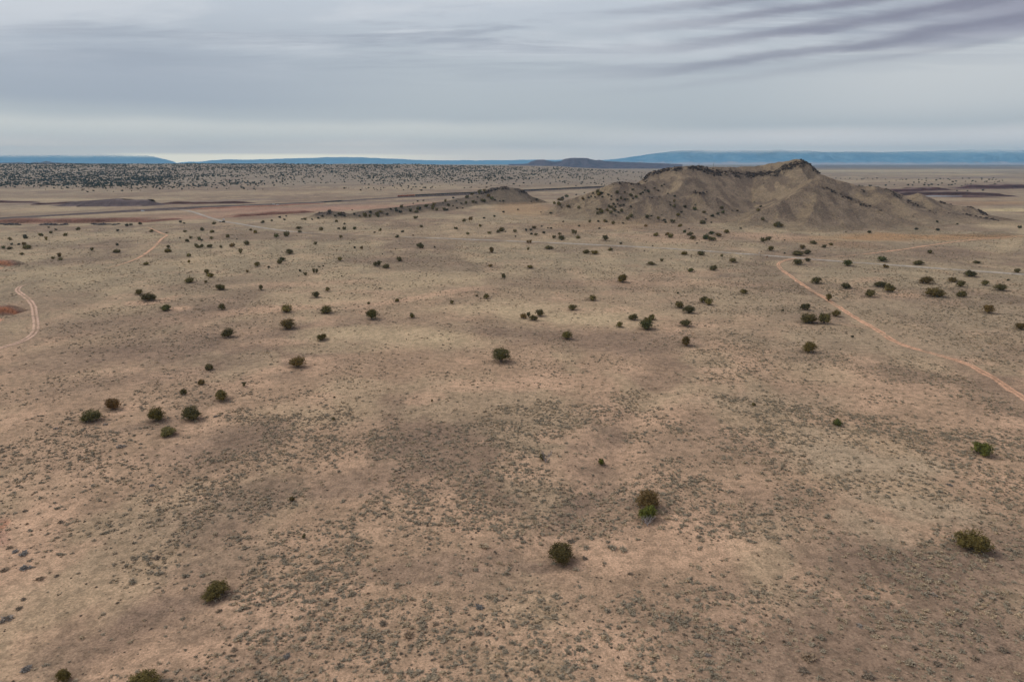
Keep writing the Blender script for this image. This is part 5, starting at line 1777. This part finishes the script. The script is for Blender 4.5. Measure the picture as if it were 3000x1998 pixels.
hx, hy, hzv = cast([q[0] for q in hand], [q[1] for q in hand])
_, _, hd = project(hx, hy, hzv)
M_GREY = leaf_material('grey_sage_foliage', (0.29, 0.255, 0.22), .3, False)
GREYS = [tuft_mesh('sagebrush', 60, M_GREY, 260 + i, .3, .06, .75) for i in range(3)]
BIGS = {'s': [tuft_mesh('sagebrush', 90, M_SAGE, 280 + i, .4, .05, .75) for i in range(3)], 'd': [tuft_mesh('sagebrush', 80, M_DARK, 290 + i, .4, .05, .8) for i in range(3)], 'g': GREYS}
ADJ = {'s': 'straw-tipped', 'd': 'grey-brown', 'g': 'silvery'}
si, sobj = [], []
for j, (px, py, w, k) in enumerate(hand):
    ws = float(w / F * hd[j]) * 1.1
    o = link('sagebrush', BIGS[k][j % 3])
    o.location, o.rotation_euler, o.scale = (float(hx[j]), float(hy[j]), float(hzv[j]) - .04), (0, 0, j * 1.3), (ws, ws, ws * .95)
    si.append((px, py, ('big ' if w > 36 else '') + ADJ[k]))
    sobj.append(o)
hp = np.array([(q[0], q[1]) for q in hand])
near = np.zeros(len(tx), bool)
for q in hand:
    near |= np.hypot(tpx - q[0], tpy - q[1]) < q[2] * .6
cand = np.argsort(-np.where(vis & ~near, app, 0))[:300 - len(hand)]
for i in cand:
    me_ = SAGE[i % 4] if kindv[i] == 0 else DARKS[i % 3]
    o = link('sagebrush', me_)
    o.location, o.rotation_euler, o.scale = (float(tx[i]), float(ty[i]), float(tz[i]) - .03), (0, 0, float(rot_[i])), (float(size_[i]),) * 2 + (float(hgt_[i]),)
    si.append((tpx[i], tpy[i], ADJ['s' if kindv[i] == 0 else 'd'] + ''))
    sobj.append(o)
for o, lab in zip(sobj, make_labels(si, 'sagebrush')):
    tag(o, lab, 'sagebrush', 'nearest sagebrush tufts on the sandy plain')
rest = np.ones(len(tx), bool)
rest[cand] = False
rest &= ~near
m = rest & (kindv < 2)
scatter('sage_scrub', np.stack([tx, ty, tz - .03], 1)[m], np.where(kindv == 0, (K % 4), 4 + K % 3)[m], np.stack([size_, size_, hgt_], 1)[m], rot_[m], SAGE + DARKS)
m = rest & (kindv == 2)
scatter('dry_grass', np.stack([tx, ty, tz - .02], 1)[m], (K % 3)[m], np.stack([size_, size_, hgt_], 1)[m], rot_[m], STRAW)

# ------------------------------------------------------------------ boulders of the rim
def rock_mesh(seed):
    g = np.random.default_rng(seed)
    iv, if_ = ICO1
    q = iv * (0.65 + .6 * g.random((len(iv), 1))) * np.array([.5, .42, .42])
    me = mesh_np('boulder', q, if_, False)
    set_col(me, 'soil', np.tile(alb((74, 63, 58)), (len(q), 1)) * (0.8 + .4 * g.random((len(q), 1))))
    set_f(me, 'veg', np.zeros(len(q)))
    me.materials.append(M_ROCK)
    return me


ROCKS = [rock_mesh(i) for i in range(6)]
for nm, V_, rk_, n_, thr in (('boulders', HV, HROCK, 5200, .34), ('boulders', KV, KROCK, 900, .4)):
    p_ = np.clip(rk_ - thr, 0, 1) ** 1.2
    nzz = fbm(V_[:, 0], V_[:, 1], 16, 3, 720)
    p_ = p_ * sstep(nzz, .36, .6)
    pick = RNG.choice(len(V_), n_, p=p_ / p_.sum())
    P_ = V_[pick] + RNG.normal(size=(n_, 3)) * np.array([1.2, 1.2, 0])
    P_[:, 2] = V_[pick][:, 2]
    sz = 1.4 + 4.6 * RNG.random(n_) ** 3.0
    scatter(nm, P_, RNG.integers(0, 6, n_), np.stack([sz, sz, sz * .9], 1), RNG.random(n_) * 6.28, ROCKS)

# ------------------------------------------------------------------ junipers too far or too many to count: the wooded plateau
FARJ = [crown_mesh('far_juniper', 22, 5, .22, lb, 131 + i) for i, lb in enumerate(LOBES[:5])]
for me_ in FARJ:
    me_.materials.clear()
    me_.materials.append(M_JUN_FAR)
n_ = 150000
yy = 1000 * S + (2130 - 1000) * S * RNG.random(n_)
pxr = -200 + 2350 * RNG.random(n_)
xx = (pxr - CX) / F * (yy * CP + 20)
zz = ground_h(xx, yy)
_, pyr, _ = project(xx, yy, zz)
edge = np.interp(pxr, [-200, 0, 250, 420, 600, 800, 1100, 1500, 1850], [552, 556, 569, 560, 549, 547, 548, 540, 534])
pn = fbm(xx, yy, 420, 4, 740)
pn2 = fbm(xx, yy, 90, 3, 741)
d_ = sstep(edge + (pn - .5) * 46 - pyr, -6, 62) ** 1.3 * (.35 + .75 * sstep(pn2, .34, .62))
d_ = d_ * (1 - .5 * sstep(pxr, 1250, 1750))
k_ = (RNG.random(n_) < d_ * np.clip(.26 * (1 + 2.2 * (1 - sstep(yy, 1250 * S, 1750 * S))), 0, 1))
xx, yy, zz = xx[k_], yy[k_], zz[k_]
sz = 3.8 + 6.5 * RNG.random(len(xx)) ** 1.8
wood_P, wood_s = [np.stack([xx, yy, zz], 1)], [sz]
# the smallest junipers of the plain and the hill
if len(BUSH) > NB:
    wood_P.append(np.stack([X0[NB:], Y0[NB:], Z0[NB:]], 1))
    wood_s.append(WID[NB:])
# thin scatter on the far right plain
yr = 1050 * S + 900 * S * RNG.random(260) ** .8
pr = 2380 + 560 * RNG.random(260)
xr = (pr - CX) / F * (yr * CP + 25)
kr = fbm(xr, yr, 200, 3, 745) > .5
xr, yr = xr[kr], yr[kr]
wood_P.append(np.stack([xr, yr, ground_h(xr, yr)], 1))
wood_s.append(6 + 6 * RNG.random(len(xr)))
wood_P, wood_s = np.concatenate(wood_P), np.concatenate(wood_s)
scatter('juniper_woodland', wood_P, RNG.integers(0, 5, len(wood_P)), np.stack([wood_s, wood_s, wood_s * .62], 1), RNG.random(len(wood_P)) * 6.28, FARJ)
# grey thickets along the red cut bank
tq = [(x_, 656.5 + RNG.random() * 3.5) for x_ in np.concatenate([RNG.uniform(0, 60, 26), RNG.uniform(115, 165, 24), RNG.uniform(175, 200, 8), RNG.uniform(265, 350, 26)])]
a_, b_, c_ = cast([q[0] for q in tq], [q[1] for q in tq])
sz = 5 + 7 * RNG.random(len(a_))
M_THICK = leaf_material('thicket_foliage', (0.14, 0.13, 0.135), .3, False)
THK = [tuft_mesh('thicket', 50, M_THICK, 300 + i, .3, .07, .85) for i in range(3)]
scatter('grey_thicket', np.stack([a_, b_, c_], 1), RNG.integers(0, 3, len(a_)), np.stack([sz, sz, sz * .6], 1), RNG.random(len(a_)) * 6.28, THK)


# ------------------------------------------------------------------ bleached dead wood
def dead_tree(px, py, hgt, seed, label, spread, n_main):
    g = random.Random(seed)
    x, y, z = (float(v[0]) for v in cast(px, py))
    r = empty('dead_tree', (x, y, z))
    tag(r, label, 'dead tree')
    bm = bmesh.new()
    add_tube(bm, [(0, 0, -.2), (-.05, 0, hgt * .12), (-.12 * spread, 0, hgt * .22)], [.2, .17, .13], 8)
    link('trunk', bm_mesh('trunk', bm), M_DEAD, r)

    def limb(bm, p, d, L, rad, lvl):
        pts, rs_ = [p], [rad]
        q = Vector(p)
        d = Vector(d).normalized()
        for k in range(4):
            d = (d + Vector((g.uniform(-.25, .25), g.uniform(-.25, .25), g.uniform(-.05, .25)))).normalized()
            q = q + d * L / 4
            pts.append(tuple(q))
            rs_.append(rad * (1 - .2 * (k + 1)))
            if lvl < 2 and k > 0:
                for _ in range(2 if lvl == 0 else 1):
                    limb(bm, tuple(q), d + Vector((g.uniform(-.9, .9), g.uniform(-.9, .9), g.uniform(-.2, .5))), L * .5, rad * .5, lvl + 1)
        add_tube(bm, pts, rs_, 5)
    for k in range(n_main):
        a = k * 6.283 / n_main + g.uniform(-.3, .3)
        bm = bmesh.new()
        limb(bm, (-.1 * spread, 0, hgt * .18), (math.cos(a) * spread, math.sin(a) * spread, 1.0), hgt * g.uniform(.7, 1.0), .11, 0)
        link('branch', bm_mesh('branch', bm), M_DEAD, r)
    return r


dead_tree(1599, 1355, 3.2, 5, 'small bleached dead tree forking upward before a little dark juniper', .7, 4)
dead_tree(1897, 1540, 2.3, 9, 'tangle of bleached bare branches at the foot of the green juniper', 1.0, 6)
